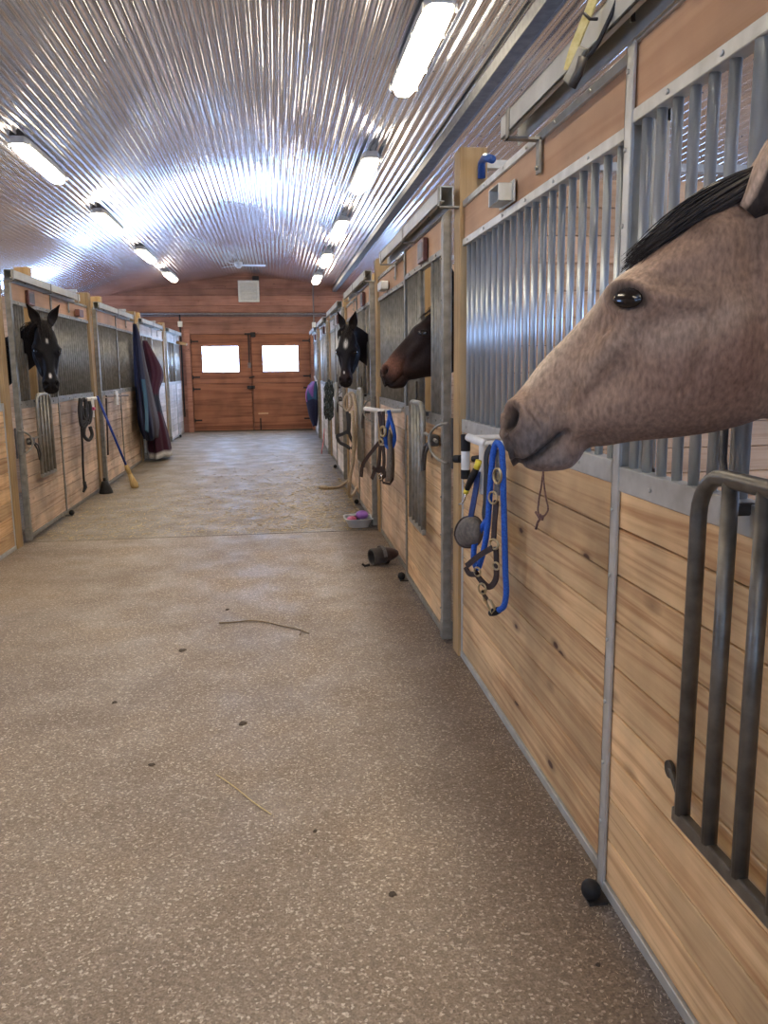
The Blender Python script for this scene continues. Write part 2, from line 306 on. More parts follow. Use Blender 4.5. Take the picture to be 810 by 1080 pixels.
# ------------------------------------------------------------------ room shell
WL, WR = -6.05, 4.65
def clip(poly, n, d):
    """part of a polygon (x,z points) with n.p <= d"""
    out = []
    for i in range(len(poly)):
        p, r = poly[i], poly[(i+1) % len(poly)]; a = n[0]*p[0]+n[1]*p[1]-d; c = n[0]*r[0]+n[1]*r[1]-d
        if a <= 0: out.append(p)
        if (a < 0 < c) or (c < 0 < a): t = a/(a-c); out.append((p[0]+(r[0]-p[0])*t, p[1]+(r[1]-p[1])*t))
    return out
def slab(b, poly, y0, y1, rnd=.5):
    n = len(poly)
    if n < 3: return
    b.add([(x, y0, z) for x, z in poly]+[(x, y1, z) for x, z in poly], [tuple(range(n)), tuple(range(2*n-1, n-1, -1))]+[(i, (i+1) % n, n+(i+1) % n, n+i) for i in range(n)], rnd)
def shell():
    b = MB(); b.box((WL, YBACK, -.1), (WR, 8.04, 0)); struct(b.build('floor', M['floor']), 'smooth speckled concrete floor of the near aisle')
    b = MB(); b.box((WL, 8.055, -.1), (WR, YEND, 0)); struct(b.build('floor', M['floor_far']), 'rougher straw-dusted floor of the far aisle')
    b = MB(); b.box((WL, 8.02, -.12), (WR, 8.07, -.006)); struct(b.build('trim_1', M['manure']), 'dark joint between two floor slabs')
    # corrugated ceiling
    per, amp, seg = .072, .012, 8
    nc = int((WR-WL)/per*seg); ys = list(np.arange(YBACK, YEND+.01, .62)); ys[-1] = YEND
    xs = [WL+(WR-WL)*i/nc for i in range(nc+1)]
    ph = np.random.rand(len(ys), nc//seg+2)
    vs = []
    for j, y in enumerate(ys):
        for i, x in enumerate(xs):
            base = APZ - SLOPE*(math.sqrt((x-APX)**2+.02)-.0) 
            w = math.cos(2*PI*(x-WL)/per); w = math.copysign(abs(w)**.75, w)
            vs.append((x, y, base + amp*w + .0009*(ph[j, i//seg]-.5)))
    fs = [(j*(nc+1)+i, j*(nc+1)+i+1, (j+1)*(nc+1)+i+1, (j+1)*(nc+1)+i) for j in range(len(ys)-1) for i in range(nc)]
    b = MB(); b.add(vs, fs); ce = struct(b.build('ceiling', M['ceiling'], smooth=True, fixn=False, solid=0), 'corrugated metal ceiling')
    # screw rows
    b = MB()
    for y in np.arange(2.6, 17, .61):
        for k in range(int((WR-WL)/per)):
            if (k+int(y*10)) % 3: continue
            x = WL+per*(k+.5); z = ceil_z(x)-amp-.001
            b.add([(x-.008, y, z), (x, y-.008, z), (x+.008, y, z), (x, y+.008, z), (x, y, z-.007)], [(0, 1, 4), (1, 2, 4), (2, 3, 4), (3, 0, 4)])
    s_ = b.build('screws', M['steel_dark'], ce, fixn=False); s_['kind'] = 'stuff'
    # roof slab above so that no outside light leaks in
    b = MB(); slab(b, [(WL-.2, ceil_z(WL-.2)+.12), (APX, APZ+.12), (WR+.2, ceil_z(WR+.2)+.12), (WR+.2, ceil_z(WR+.2)+.2), (APX, APZ+.2), (WL-.2, ceil_z(WL-.2)+.2)], YBACK-.2, YEND+.2)
    b.build('roof_deck', M['outer'], ce)
    # side walls, with an opening for each stall window
    for side, X, nm in ((-1, WL, 'left'), (1, WR, 'right')):
        b = MB(); z = 0
        top = ceil_z(X)+.05
        wins = [(y+.9, y+2.8) for y in (YP_R if side > 0 else YP_L)]
        while z < top:
            z1 = min(z+.19, top)
            if 1.52 <= z+.01 and z1 <= 2.30:
                segs = []; y = YBACK
                for a, c in wins: segs.append((y, a)); y = c
                segs.append((y, YEND))
            else: segs = [(YBACK, YEND)]
            for a, c in segs: b.box((X, a, z), (X+side*.05, c, z1-.003), random.random())
            z = z1
        b.box((X+side*.06, YBACK-.1, -.1), (X+side*.12, YEND+.1, 1.5)); b.box((X+side*.06, YBACK-.1, 2.3), (X+side*.12, YEND+.1, 3.5))
        y = YBACK-.1
        for a, c in wins+[(YEND+.1, 0)]: b.box((X+side*.06, y, 1.5), (X+side*.12, a, 2.3)); y = c
        struct(b.build('wall_'+nm, M['outer']))
        for a, c in wins:
            b = MB(); b.box((X+side*.02, a+.02, 1.54), (X+side*.035, c-.02, 2.27)); w = struct(b.build('window_%d' % (3+len([o for o in C.objects if o.name.startswith('window_')])), M['stallwin']))
            f = MB()
            for p in (((a, 1.50), (c, 1.54)), ((a, 2.26), (c, 2.30)), ((a, 1.5), (a+.04, 2.3)), ((c-.04, 1.5), (c, 2.3)), (((a+c)/2-.015, 1.5), ((a+c)/2+.015, 2.3))):
                f.box((X-side*.02, p[0][0], p[0][1]), (X+side*.02, p[1][0], p[1][1]))
            f.build('window_frame', M['vent'], w)
YP_R = [.45, 4.4, 8.0, 11.6, 15.2, 18.8]
YP_L = [.6, 4.2, 7.85, 11.5, 15.1, 18.7]
shell()

def gable(name, Y, sgn, hole, wins=()):
    """boarded end wall with the door opening and the added corner windows cut out"""
    b = MB(); z = 0; i = 0
    while z < APZ:
        h = .2 if z < 2.6 else (.17 if i % 2 else .25); z1 = min(z+h, APZ+.02); i += 1
        cuts = []
        if z < hole[2]-.01: cuts.append((hole[0], hole[1]))
        for w in wins:
            if z >= w[2]-.03 and z1 <= w[3]+.03: cuts.append((w[0], w[1]))
        cuts.sort(); x = WL; segs = []
        for a, c in cuts: segs.append((x, a)); x = c
        segs.append((x, WR)); rr = random.random()
        for a, c in segs:
            p = [(a, z), (c, z), (c, z1-.005), (a, z1-.005)]
            p = clip(p, (SLOPE, 1), APZ+.02+SLOPE*APX); p = clip(p, (-SLOPE, 1), APZ+.02-SLOPE*APX)
            slab(b, p, Y, Y+sgn*.04, rr); rr = random.random()
        z = z1
    ob = struct(b.build(name, M['redwood'], bev=.004))
    b = MB()
    for a, c, z0, z1 in [(WL-.1, WR+.1, 0, APZ+.3)]:
        y0, y1 = Y+sgn*.06, Y+sgn*.12
        xs = [a, hole[0]]; b.box((a, y0, 0), (hole[0], y1, 1.36)); b.box((hole[1], y0, 0), (c, y1, 1.36)); b.box((a, y0, 2.24), (c, y1, APZ+.3)); b.box((hole[0], y0, 0), (hole[1], y1, 2.24))
        for w in ((a, WL+1.0), (WL+2.2, hole[0]), (hole[1], WR-2.2), (WR-1.0, c)): b.box((w[0], y0, 1.36), (w[1], y1, 2.24))
    b.build('backing', M['redwood'], ob)
    return ob
def end_door(n, Y, x0, x1, z1, wx0, wx1, wz0, wz1, sgn):
    """one leaf of the double door: plywood lower and upper half with a window cut in the upper"""
    yf = Y-sgn*.02; yb = Y+sgn*.03
    d = thing('door_%d' % n, 'leaf', 'door', (x0, Y, 0)); d['kind'] = 'structure'
    del d['label']; del d['category']
    b = MB(); b.box((x0+.01, yf, .03), (x1-.01, yb, 1.235), .3); b.build('lower_panel', M['ply'], d, bev=.006)
    b = MB()
    for (a, c) in (((x0+.01, 1.245), (wx0, z1)), ((wx1, 1.245), (x1-.01, z1)), ((wx0, 1.245), (wx1, wz0)), ((wx0, wz1), (wx1, z1))):
        b.box((a[0], yf, a[1]), (c[0], yb, c[1]), .62)
    b.build('upper_panel', M['ply'], d)
    b = MB(); t = .03
    for (a, c) in (((wx0-t, wz0-t), (wx1+t, wz0)), ((wx0-t, wz1), (wx1+t, wz1+t)), ((wx0-t, wz0), (wx0, wz1)), ((wx1, wz0), (wx1+t, wz1))):
        b.box((a[0], yf-sgn*.02, a[1]), (c[0], yf, c[1]), .4)
    b.build('window_trim', M['redwood'], d)
    hx = x0+.02 if n % 2 else x1-.02; q = 1 if n % 2 else -1
    for hz in (.3, 1.1, 1.4, 2.3):
        b = MB(); b.box((hx, yf-sgn*.012, hz-.02), (hx+q*.18, yf, hz+.02)); b.cyl((hx, yf-sgn*.015, hz-.05), (hx, yf-sgn*.015, hz+.05), .014)
        b.build('hinge', M['iron'], d)
    b = MB(); b.box((wx0, Y+sgn*.0, wz0), (wx1, Y+sgn*.012, wz1)); struct(b.build('window_%d' % (n if n < 3 else n+20), M['window']))
    return d
def endwalls():
    added_wins = ((WL+1.0, WL+2.2, 1.4, 2.2), (WR-2.2, WR-1.0, 1.4, 2.2))  # unseen corner windows, added to give the ceiling its blue reflections
    for nm, Y, sg in (('wall_far', YEND, 1), ('wall_near', YBACK, -1)):
        gable(nm, Y, sg, (-2.28, 1.0, 2.6), added_wins)
        for k, w in enumerate(added_wins):
            b = MB(); b.box((w[0], Y+sg*.02, w[2]), (w[1], Y+sg*.035, w[3])); wo = struct(b.build('window_%d' % (30+k+sg), M['window']))
            b = MB()
            for p in (((w[0], w[2]-.03), (w[1], w[2]+.02)), ((w[0], w[3]-.02), (w[1], w[3]+.03)), ((w[0]-.02, w[2]), (w[0]+.03, w[3])), ((w[1]-.03, w[2]), (w[1]+.02, w[3]))): b.box((p[0][0], Y-sg*.02, p[0][1]), (p[1][0], Y+sg*.05, p[1][1]))
            b.build('window_frame', M['vent'], wo)
    for Y, sgn, n0 in ((YEND, 1, 1), (YBACK, -1, 3)):
        l = end_door(n0, Y, -2.14, -.63, 2.47, -1.86, -.95, 1.53, 2.17, sgn); r = end_door(n0+1, Y, -.62, .89, 2.47, -.33, .57, 1.53, 2.17, sgn)
        # frame
        for i, (a, c) in enumerate((((-2.28, 0), (-2.15, 2.6)), ((.9, 0), (1.0, 2.6)), ((-2.15, 2.48), (.9, 2.6)))):
            b = MB(); b.box((a[0], Y-sgn*.05, a[1]), (c[0], Y+sgn*.04, c[1]), random.random()); struct(b.build('trim_%d' % (2+i+(n0-1)*3), M['redwood'], bev=.005))
        # sill
        b = MB(); b.box((-2.15, Y-sgn*.03, 0), (.9, Y+sgn*.05, .03)); struct(b.build('trim_%d' % (5+(n0-1)*3+4), M['manure']))
    yf = YEND-.03
    # hardware on the meeting stile of the far doors
    t = thing('door_bolt', 'black cane bolt running down where the two far door leaves meet', 'bolt', (-.66, yf, 1.1))
    b = MB(); b.cyl((-.68, yf-.02, 1.75), (-.68, yf-.02, 2.5), .014); b.build('rod', M['iron'], t)
    b = MB(); b.box((-.72, yf-.03, 1.62), (-.64, yf, 1.76)); b.build('plate', M['conduit'], t, bev=.004)
    b = MB(); b.box((-.62, yf-.04, 2.40), (-.50, yf, 2.52)); b.box((-.78, yf-.03, 2.46), (-.62, yf, 2.5)); b.build('bracket', M['iron'], t, bev=.004)
    t = thing('latch', 'black slide latch at mid height joining the two far door leaves', 'latch', (-.62, yf, 1.1))
    b = MB(); b.box((-.76, yf-.04, 1.09), (-.56, yf, 1.17)); b.ball((-.66, yf-.05, 1.13), .05, sc=(1, .5, .8)); b.build('plate', M['iron'], t, smooth=False)
    b = MB(); b.cyl((-.70, yf-.05, 1.37), (-.56, yf-.05, 1.40), .02); b.build('handle', M['iron'], t)
    b = MB(); b.box((-.5, yf-.02, .43), (-.24, yf, .47)); tag(b.build('wooden_cleat', M['header']), 'small pale wooden cleat on the lower right far door leaf', 'cleat')
    b = MB(); b.box((-.46, yf-.02, 0.03), (-.43, yf, .33)); tag(b.build('foot_bolt', M['iron']), 'black foot bolt at the bottom of the right far door leaf', 'bolt')
    # louvre vent
    t = thing('wall_vent', 'square cream louvred vent high on the far gable', 'vent', (-.62, yf, 3.26))
    x0, x1, z0, z1 = -.89, -.36, 3.27, 3.80
    b = MB(); w = .06
    for (a, c) in (((x0, z0), (x1, z0+w)), ((x0, z1-w), (x1, z1)), ((x0, z0+w), (x0+w, z1-w)), ((x1-w, z0+w), (x1, z1-w))): b.box((a[0], yf-.06, a[1]), (c[0], yf+.02, c[1]))
    b.build('frame', M['vent'], t, bev=.008)
    for k in range(5):
        z = z0+w+.045+k*.083; b = MB()
        b.add([(x0+w, yf-.05, z-.035), (x1-w, yf-.05, z-.035), (x1-w, yf-.02, z+.045), (x0+w, yf-.02, z+.045), (x0+w, yf-.04, z-.04), (x1-w, yf-.04, z-.04), (x1-w, yf-.01, z+.04), (x0+w, yf-.01, z+.04)],
              [(0, 1, 2, 3), (4, 7, 6, 5), (0, 4, 5, 1), (2, 6, 7, 3), (0, 3, 7, 4), (1, 5, 6, 2)]); b.build('slat', M['vent'], t)
    b = MB(); b.box((x0+.03, yf-.015, z0+.03), (x1-.03, yf+.015, z1-.03)); b.build('backing', M['conduit'], t)
    b = MB(); b.box((-.52, yf-.12, 3.80), (-.36, yf+.02, 3.90)); tag(b.build('motor_box', M['iron'], bev=.01), 'small dark box fixed above the cream gable vent', 'box')
    # conduits
    b = MB(); b.cyl((-4.6, yf-.03, 2.99), (3.4, yf-.03, 2.96), .027); b.cyl((-4.6, yf-.02, 2.94), (3.4, yf-.02, 2.91), .012)
    tag(b.build('conduit_pipe', M['conduit'], smooth=True), 'long grey pipe running across the far wall above the doors', 'pipe')
    t = thing('conduit_pipe', 'vertical conduit with a small switch box left of the far doors', 'pipe', (-2.35, yf, 0))
    b = MB(); b.cyl((-2.37, yf-.03, .4), (-2.37, yf-.03, 2.97), .02); b.build('pipe', M['iron'], t)
    b = MB(); b.box((-2.42, yf-.08, 2.66), (-2.31, yf, 2.80)); b.build('switch_box', M['vent'], t, bev=.008)
    t = thing('conduit_pipe', 'vertical conduit rising right of the far doors up to the last lamp', 'pipe', (1.0, yf, 0))
    b = MB(); b.cyl((1.0, yf-.03, 1.1), (1.0, yf-.03, 3.7), .018); b.build('pipe', M['conduit'], t)
    b = MB(); b.box((.95, yf-.08, 2.62), (1.05, yf, 2.76)); b.build('switch_box', M['vent'], t, bev=.008)
endwalls()

# long dark steel purlin under the ceiling above the right stalls
b = MB(); X = 1.50; b.box((X, YBACK, ceil_z(X)-.115), (X+.10, YEND, ceil_z(X)-.032)); tag(b.build('steel_beam', simple('dull_grey_beam', (.10, .10, .10), (.17, .17, .165), rough=.6, metal=.2), bev=.006), 'long dark steel channel under the ceiling above the right stalls', 'beam')

# ------------------------------------------------------------------ stalls
class Row:
    def __init__(s, side):
        s.side = side; s.X0 = XR if side > 0 else XL
    def p(s, d, y, z): return (s.X0 + s.side*d, y, z)          # d: depth into the stall (negative = towards the aisle)
RR, LL = Row(1), Row(-1)
GRP = {}
def boards(row, d0, d1, y0, y1, z0, z1, h, seams=()):
    b = MB(); z = z0
    while z < z1-.01:
        t = min(z+h, z1)
        if z1-t < .04: t = z1
        cuts = [y0]+[c for c in seams if y0 < c < y1]+[y1]
        for a, c in zip(cuts, cuts[1:]):
            b.box(row.p(d0, a+.001, z+.0025), row.p(d1, c-.001, t-.0025), random.random())
        z = t
    b.box(row.p(max(d0, d1)+.001, y0, z0), row.p(max(d0, d1)+.006, y1, z1), .1)
    return b
def bolts(b, row, d, pts):
    for y, z in pts: b.cyl(row.p(d, y, z), row.p(d-.006, y, z), .007, 8)
ZB0, ZB1, ZT0, ZT1, ZH1, ZTOP = 1.256, 1.323, 2.208, 2.242, 2.40, 2.43
def bars(row, d, ys, parent, mat, r=.0127, z0=ZB1-.03, z1=ZT0+.02):
    for y in ys:
        b = MB(); b.cyl(row.p(d, y, z0), row.p(d, y, z1), r, 14); b.build('bar', mat, parent, smooth=True)
def panel(row, y0, y1, label, wd='pine', plank_h=.135, steel='galv', barmat='galv_bar'):
    t = thing('stall_grille', label, 'stall panel', row.p(.015, (y0+y1)/2, 0), 'fixed stall front panels')
    boards(row, 0, .035, y0+.01, y1-.01, .035, ZB0+.01, plank_h).build('planks', M[wd], t, bev=.003)
    b = MB()
    b.box(row.p(-.008, y0, ZB0), row.p(.042, y1, ZB1)); b.box(row.p(-.008, y0, ZT0), row.p(.042, y1, ZT1)); b.box(row.p(-.008, y0, ZH1), row.p(.042, y1, ZTOP))
    b.box(row.p(-.008, y0, .0), row.p(.04, y1, .035)); b.box(row.p(-.006, y1-.022, .035), row.p(.04, y1, ZB0)); b.box(row.p(-.006, y0, .035), row.p(.04, y0+.02, ZTOP))
    bolts(b, row, -.008, [(y0+.12+k*(y1-y0-.24)/6, z) for k in range(7) for z in (ZB0+.033, ZT0+.017, ZH1+.015)])
    b.build('frame', M[steel], t, bev=.002)
    b = MB(); b.box(row.p(.004, y0+.02, ZT1), row.p(.03, y1, ZH1), random.random()); b.build('header_board', M['header' if wd != 'pine_pale' else wd], t)
    n = int((y1-y0-.06)/.099); bars(row, .017, [y0+.05+(y1-y0-.1)*k/n for k in range(n+1)], t, M[barmat])
    return t
def sliding_door(row, y0, label, wd='pine', steel='galv', barmat='galv_bar', width=1.45, plate=True, gate=True, gatemat='gate', open_yoke=True):
    y1 = y0+width; D0, D1 = -.048, -.012; yc = y0+.635; hw = .215
    t = thing('stall_gate', label, 'stall door', row.p(-.03, (y0+y1)/2, 0), 'sliding stall doors')
    boards(row, D0+.004, D1, y0+.06, y1-.02, .07, ZB0+.01, .135).build('planks', M[wd], t, bev=.003)
    b = MB()
    b.box(row.p(D0-.012, y0, .05), row.p(D1, y0+.062, ZTOP))           # wide channel at the latch side
    b.box(row.p(D0-.008, y1-.045, .04), row.p(D0+.002, y1, ZTOP+.005)); b.box(row.p(D0-.008, y1-.008, .04), row.p(D1+.004, y1, ZTOP+.005))
    for z0, z1, o in ((.035, .07, .006), (ZB0, ZB1, .004), (ZT0, ZT1, .004), (ZH1, ZTOP, .004)): b.box(row.p(D0-o, y0+.06, z0), row.p(D1, y1-.03, z1))
    bolts(b, row, D0-.006, [(y1-.015, .25+k*.19) for k in range(12)]); bolts(b, row, D0-.012, [(y0+.05, .2+k*.22) for k in range(11)])
    bolts(b, row, D0-.004, [(y0+.25+k*.24, z) for k in range(5) for z in (ZB0+.03, ZT0+.016, ZH1+.015)])
    b.build('frame', M[steel], t, bev=.002)
    b = MB(); b.box(row.p(D0-.016, y0-.004, .02), row.p(D1+.01, y0+.066, .13)); b.build('corner_shoe', M['galv_old'], t, bev=.004)
    b = MB(); b.box(row.p(D0+.006, y0+.06, ZT1), row.p(D1, y1-.03, ZH1), random.random()); b.build('header_board', M['header' if wd != 'pine_pale' else wd], t)
    d = (D0+D1)/2
    ys = list(np.arange(y1-.085, yc+hw+.03, -.082)); bars(row, d, ys, t, M[barmat])
    ys2 = list(np.arange(y0+.12, yc-hw-.03, .075)); bars(row, d, ys2, t, M[barmat])
    # yoke side tubes
    bars(row, d, [yc-hw, yc+hw], t, M['galv_bar' if steel == 'galv' else steel], r=.020)
    if not open_yoke: bars(row, d, [yc-hw+.075*k for k in range(1, 6)], t, M[barmat])
    if gate:
        dg = D0-.055; g = MB(); r = .0175
        e = MB(); gy0, gy1 = yc-.235, yc+.235; zt, zb = 1.375, .60
        # rounded top tube bending down into the two side tubes
        path = [row.p(dg, gy1, zb)] + [row.p(dg, gy1-.09+.09*math.cos(a), zt-.09+.09*math.sin(a)) for a in [k*PI/12 for k in range(7)]]
        path += [row.p(dg, gy0+.09-.09*math.cos(a), zt-.09+.09*math.sin(a)) for a in [PI/2-k*PI/12 for k in range(7)]] + [row.p(dg, gy0, zb)]
        e.tube(path, r, 14); gt = e.build('yoke_gate', M[gatemat], t, smooth=True)
        for k in range(1, 4):
            y = gy1-(gy1-gy0)*k/4; q = MB(); q.cyl(row.p(dg, y, zb), row.p(dg, y, zt-.005), r*.95, 14); q.build('gate_bar', M[gatemat], gt, smooth=True)
        q = MB(); q.box(row.p(dg-.012, gy0-.03, zb-.03), row.p(dg+.012, gy1+.03, zb+.005)); q.build('gate_foot', M[gatemat], gt, bev=.005)
        q = MB(); q.cyl(row.p(dg+.005, gy1+.0, zb+.005), row.p(D0-.002, gy1+.165, zb+.02), .008, 10); q.cyl(row.p(D0-.008, gy1+.165, zb+.02), row.p(D0, gy1+.165, zb+.02), .022, 16); q.build('stop_pin', M['steel_dark'], gt)
        for y in (gy0+.10, gy1-.10):
            q = MB(); q.box(row.p(dg-.004, y-.009, zt-.075), row.p(D0+.01, y+.009, zt-.05)); q.build('gate_hinge', M['steel_dark'], gt, bev=.004)
        # long bent catch rod along the sill
        q = MB(); q.tube([row.p(D0-.02, gy1-.02, zt+.13), row.p(D0-.02, gy1-.02, zt+.03), row.p(D0-.03, gy1-.05, zt-.0), row.p(D0-.05, gy1-.24, zt-.0), row.p(D0-.05, gy1-.28, zt-.02)], .009, 8); q.build('catch_rod', M['steel_dark'], gt, smooth=True)
    if plate:
        b = MB(); b.box(row.p(D0-.03, yc-.11, ZT1-.01), row.p(D0, yc+.10, ZT1+.125)); b.build('name_plate', M['plaque'], t, bev=.006)
        b = MB(); b.box(row.p(D0-.033, yc-.085, ZT1+.012), row.p(D0-.029, yc+.075, ZT1+.103)); b.build('name_plate_face', M['leather'], t, bev=.002)
    return t
def post(row, y, label, top=2.68, w=.14, d0=-.022, d1=.12, rnd=.5, mat='post'):
    b = MB(); b.box(row.p(d0, y-w/2, 0), row.p(d1, y+w/2, top), rnd)
    o = b.build('wooden_post', M[mat], bev=.005, origin=row.p(.05, y, 0)); tag(o, label, 'post', 'timber posts of the stall rows'); return o
def rail(row, y0, y1, label, z=2.405, steel='rail', cover=True):
    t = thing('door_rail', label, 'door rail', row.p(-.05, (y0+y1)/2, z), 'sliding door rails')
    b = MB(); d0, d1 = -.125, -.055
    b.box(row.p(d0, y0, z+.03), row.p(d0+.006, y1, z+.105)); b.box(row.p(d0, y0, z+.10), row.p(d1, y1, z+.106)); b.box(row.p(d1-.006, y0, z+.01), row.p(d1, y1, z+.106))
    b.box(row.p(d0, y0, z+.03), row.p(d0+.022, y1, z+.036)); b.build('track', M[steel], t, bev=.001)
    for y in (y0+.03, (y0+y1)/2, y1-.10):
        b = MB()
        b.box(row.p(d0-.004, y-.02, z+.004), row.p(-.006, y+.02, z+.012)); b.box(row.p(-.014, y-.02, z-.11), row.p(-.006, y+.02, z+.012)); b.box(row.p(d0-.004, y-.02, z+.004), row.p(d0, y+.02, z+.11))
        b.cyl(row.p(-.014, y, z-.09), row.p(-.022, y, z-.09), .008, 8); b.build('bracket', M['galv_old'], t)
    b = MB(); b.cyl(row.p(-.09, y0+.5, z+.055), row.p(-.10, y0+.5, z+.055), .03, 16); b.build('roller', M['steel_dark'], t)
    return t
def caster(row, y, label):
    t = thing('door_guide', label, 'door guide', row.p(-.07, y, 0), 'black rubber door guides')
    b = MB(); b.box(row.p(-.10, y-.03, .0), row.p(-.02, y+.03, .008)); b.build('bracket', M['steel_dark'], t)
    b = MB(); b.ball(row.p(-.085, y, .035), .033, 16, sc=(.9, 1.1, .9)); b.build('roller', M['black'], t, smooth=True)
def latch(row, y0, label, mat='galv_old', z=1.17):
    t = thing('door_latch', label, 'latch', row.p(-.08, y0, z), 'latches beside the stall doors')
    b = MB(); b.box(row.p(-.03, y0-.10, z-.14), row.p(-.022, y0-.065, z+.14)); b.build('plate', M['steel_dark'], t, bev=.002)
    b = MB(); pts = []
    for k in range(13):
        a = PI*k/12; pts.append(row.p(-.05-.10*math.sin(a)*.8, y0-.08+.14*math.sin(a), z+.11*math.cos(a)))
    b.tube(pts, .008, 10); b.build('ring', M[mat], t, smooth=True)
    b = MB(); b.cyl(row.p(-.085, y0+.06, z+.0), row.p(-.095, y0+.50, z+.03), .010); b.build('bolt_rod', M[mat], t)
    b = MB(); b.box(row.p(-.11, y0+.12, z-.035), row.p(-.058, y0+.22, z+.03)); b.build('bolt_housing', M['steel_dark'], t, bev=.008)
    b = MB(); b.tube([row.p(-.10, y0+.22, z-.02), row.p(-.115, y0+.29, z-.05), row.p(-.12, y0+.34, z-.14), row.p(-.12, y0+.33, z-.20), row.p(-.115, y0+.30, z-.19), row.p(-.11, y0+.28, z-.09), row.p(-.10, y0+.22, z-.03)], .009, 8); b.build('snap_hook', M['steel_dark'], t, smooth=True)

ORD = ['nearest', 'second', 'third', 'fourth', 'fifth', 'sixth']
def partition(row, y, n):
    b = MB(); z = 0
    x0 = row.p(.13, 0, 0)[0]; x1 = WR if row.side > 0 else WL
    while z < 2.55:
        b.box((x0, y-.02, z+.002), (x1, y+.02, min(z+.142, 2.6)-.002), random.random()); z += .142
    struct(b.build('wall_partition', M['part'], bev=.003))
    b = MB(); b.box((x0, y-.03, 2.6), (x1, y+.03, 2.64)); struct(b.build('trim_1', M['galv']))
for row, YP, nm in ((RR, YP_R, 'right'), (LL, YP_L, 'left')):
    for i, y in enumerate(YP):
        partition(row, y, i)
# --- right row
post(RR, .45, 'timber post at the near end of the right row, behind the tan horse', rnd=.4)
post(RR, 4.4, 'tall timber post right of the bay horse, beside the blue rope', top=2.69, rnd=.75)
post(RR, 8.0, 'timber post between the bay horse and the black horse with a star', top=2.60, rnd=.5)
post(RR, 11.6, 'timber post of the right row just behind the black horse with a star', top=2.60, rnd=.6)
post(RR, 15.2, 'timber post of the right row behind the dark chain', top=2.58, rnd=.3)
post(RR, 18.8, 'last timber post of the right row beside the purple blanket bag', top=2.56, rnd=.2)
panel(RR, 2.13, 4.33, 'large fixed stall panel with blue rope and halter, nearest on the right')
panel(RR, 5.98, 7.93, 'fixed stall panel behind the bay horse muzzle with tack hanging', steel='galv_old', barmat='galv_old', wd='pine_far')
panel(RR, 9.60, 11.53, 'fixed stall panel with the tan rope coil, right row', steel='galv_old', barmat='galv_old', wd='pine_far')
panel(RR, 13.2, 15.13, 'pale fixed stall panel beside the dark chain, right row', steel='galv_old', barmat='galv', wd='pine_pale')
panel(RR, 16.8, 18.73, 'pale fixed stall panel beside the purple bag, right row', steel='galv_old', barmat='galv', wd='pine_pale')
panel(RR, 20.4, YEND-.06, 'last fixed stall panel of the right row against the far wall', steel='galv_old', barmat='galv', wd='pine_pale')
sliding_door(RR, .75, 'pine stall door with hanging yoke gate under the tan horse')
sliding_door(RR, 4.57, 'pine stall door the brown bay horse looks out of', steel='galv_old', barmat='galv_old', gatemat='galv_old')
sliding_door(RR, 8.17, 'stall door the black horse with a white star looks out of', steel='galv_old', barmat='galv_old', gatemat='galv_old', wd='pine_far')
sliding_door(RR, 11.77, 'stall door between the tan rope and the dark chain', steel='galv_old', barmat='galv', gatemat='galv_old', wd='pine_pale', open_yoke=False)
sliding_door(RR, 15.37, 'pale stall door between the dark chain and the purple bag', steel='galv_old', barmat='galv', wd='pine_pale', gate=False, open_yoke=False)
sliding_door(RR, 18.97, 'last pale stall door of the right row behind the purple bag', steel='galv_old', barmat='galv', wd='pine_pale', gate=False, open_yoke=False)
for i, (a, c, s) in enumerate(((.55, 3.17, 'long steel door rail above the tan horse'), (4.33, 6.85, 'steel door rail above the bay horse'), (8.0, 10.5, 'steel door rail above the black horse with a star'),
                  (11.6, 14.1, 'steel door rail of the right row fourth from the camera'), (15.2, 17.7, 'steel door rail of the right row next to last before the far wall'), (18.8, 21.3, 'steel door rail of the right row nearest the far wall'))):
    rail(RR, a, c, s, z=2.395)
for y, s in ((6.72, 'short timber stub behind the rail above the bay horse'), (10.35, 'short timber stub behind the rail above the black horse with a star'), (13.9, 'short timber stub rising behind the fourth rail of the right row')):
    post(RR, y, s, top=2.72, w=.12, d0=.14, d1=.26, rnd=.3)
for y, s in ((2.17, 'black door guide on the floor below the nearest right door edge'), (6.04, 'black door guide on the floor near the leather boot'), (9.64, 'black door guide on the floor behind the plastic tub'), (13.24, 'black door guide on the floor beyond the tan rope end')):
    caster(RR, y, s)
latch(RR, 4.57, 'steel ring latch beside the bay horse door', z=1.18)
latch(RR, 8.17, 'steel ring latch beside the door of the black horse with a star', z=1.18)
latch(RR, 11.77, 'steel ring latch beside the tan rope coil', z=1.16)
b = MB(); b.box(RR.p(-.07, 3.40, 2.255), RR.p(-.008, 3.405, 2.325)); b.box(RR.p(-.07, 3.40, 2.255), RR.p(-.008, 3.56, 2.26)); b.box(RR.p(-.07, 3.40, 2.32), RR.p(-.008, 3.56, 2.325)); b.box(RR.p(-.013, 3.38, 2.25), RR.p(-.004, 3.60, 2.335)); b.box(RR.p(-.07, 3.55, 2.255), RR.p(-.006, 3.56, 2.325))
tag(b.build('steel_bracket', M['galv'], bev=.003), 'small boxy steel bracket on the near right header board', 'bracket')
b = MB(); b.box(RR.p(-.07, 7.2, 2.255), RR.p(-.006, 7.45, 2.325)); tag(b.build('steel_bracket', M['galv'], bev=.006), 'small steel bracket on the header beyond the bay horse', 'bracket')
b = MB(); b.tube([at(508, 188, 'X', 1.06), at(508, 172, 'X', 1.06), at(512, 166, 'X', 1.06), at(519, 168, 'X', 1.06)], .02, 12); tag(b.build('pipe_elbow', simple('blue_plastic', (.02, .07, .25), rough=.35), smooth=True), 'blue pipe elbow on top of the near right panel', 'pipe')
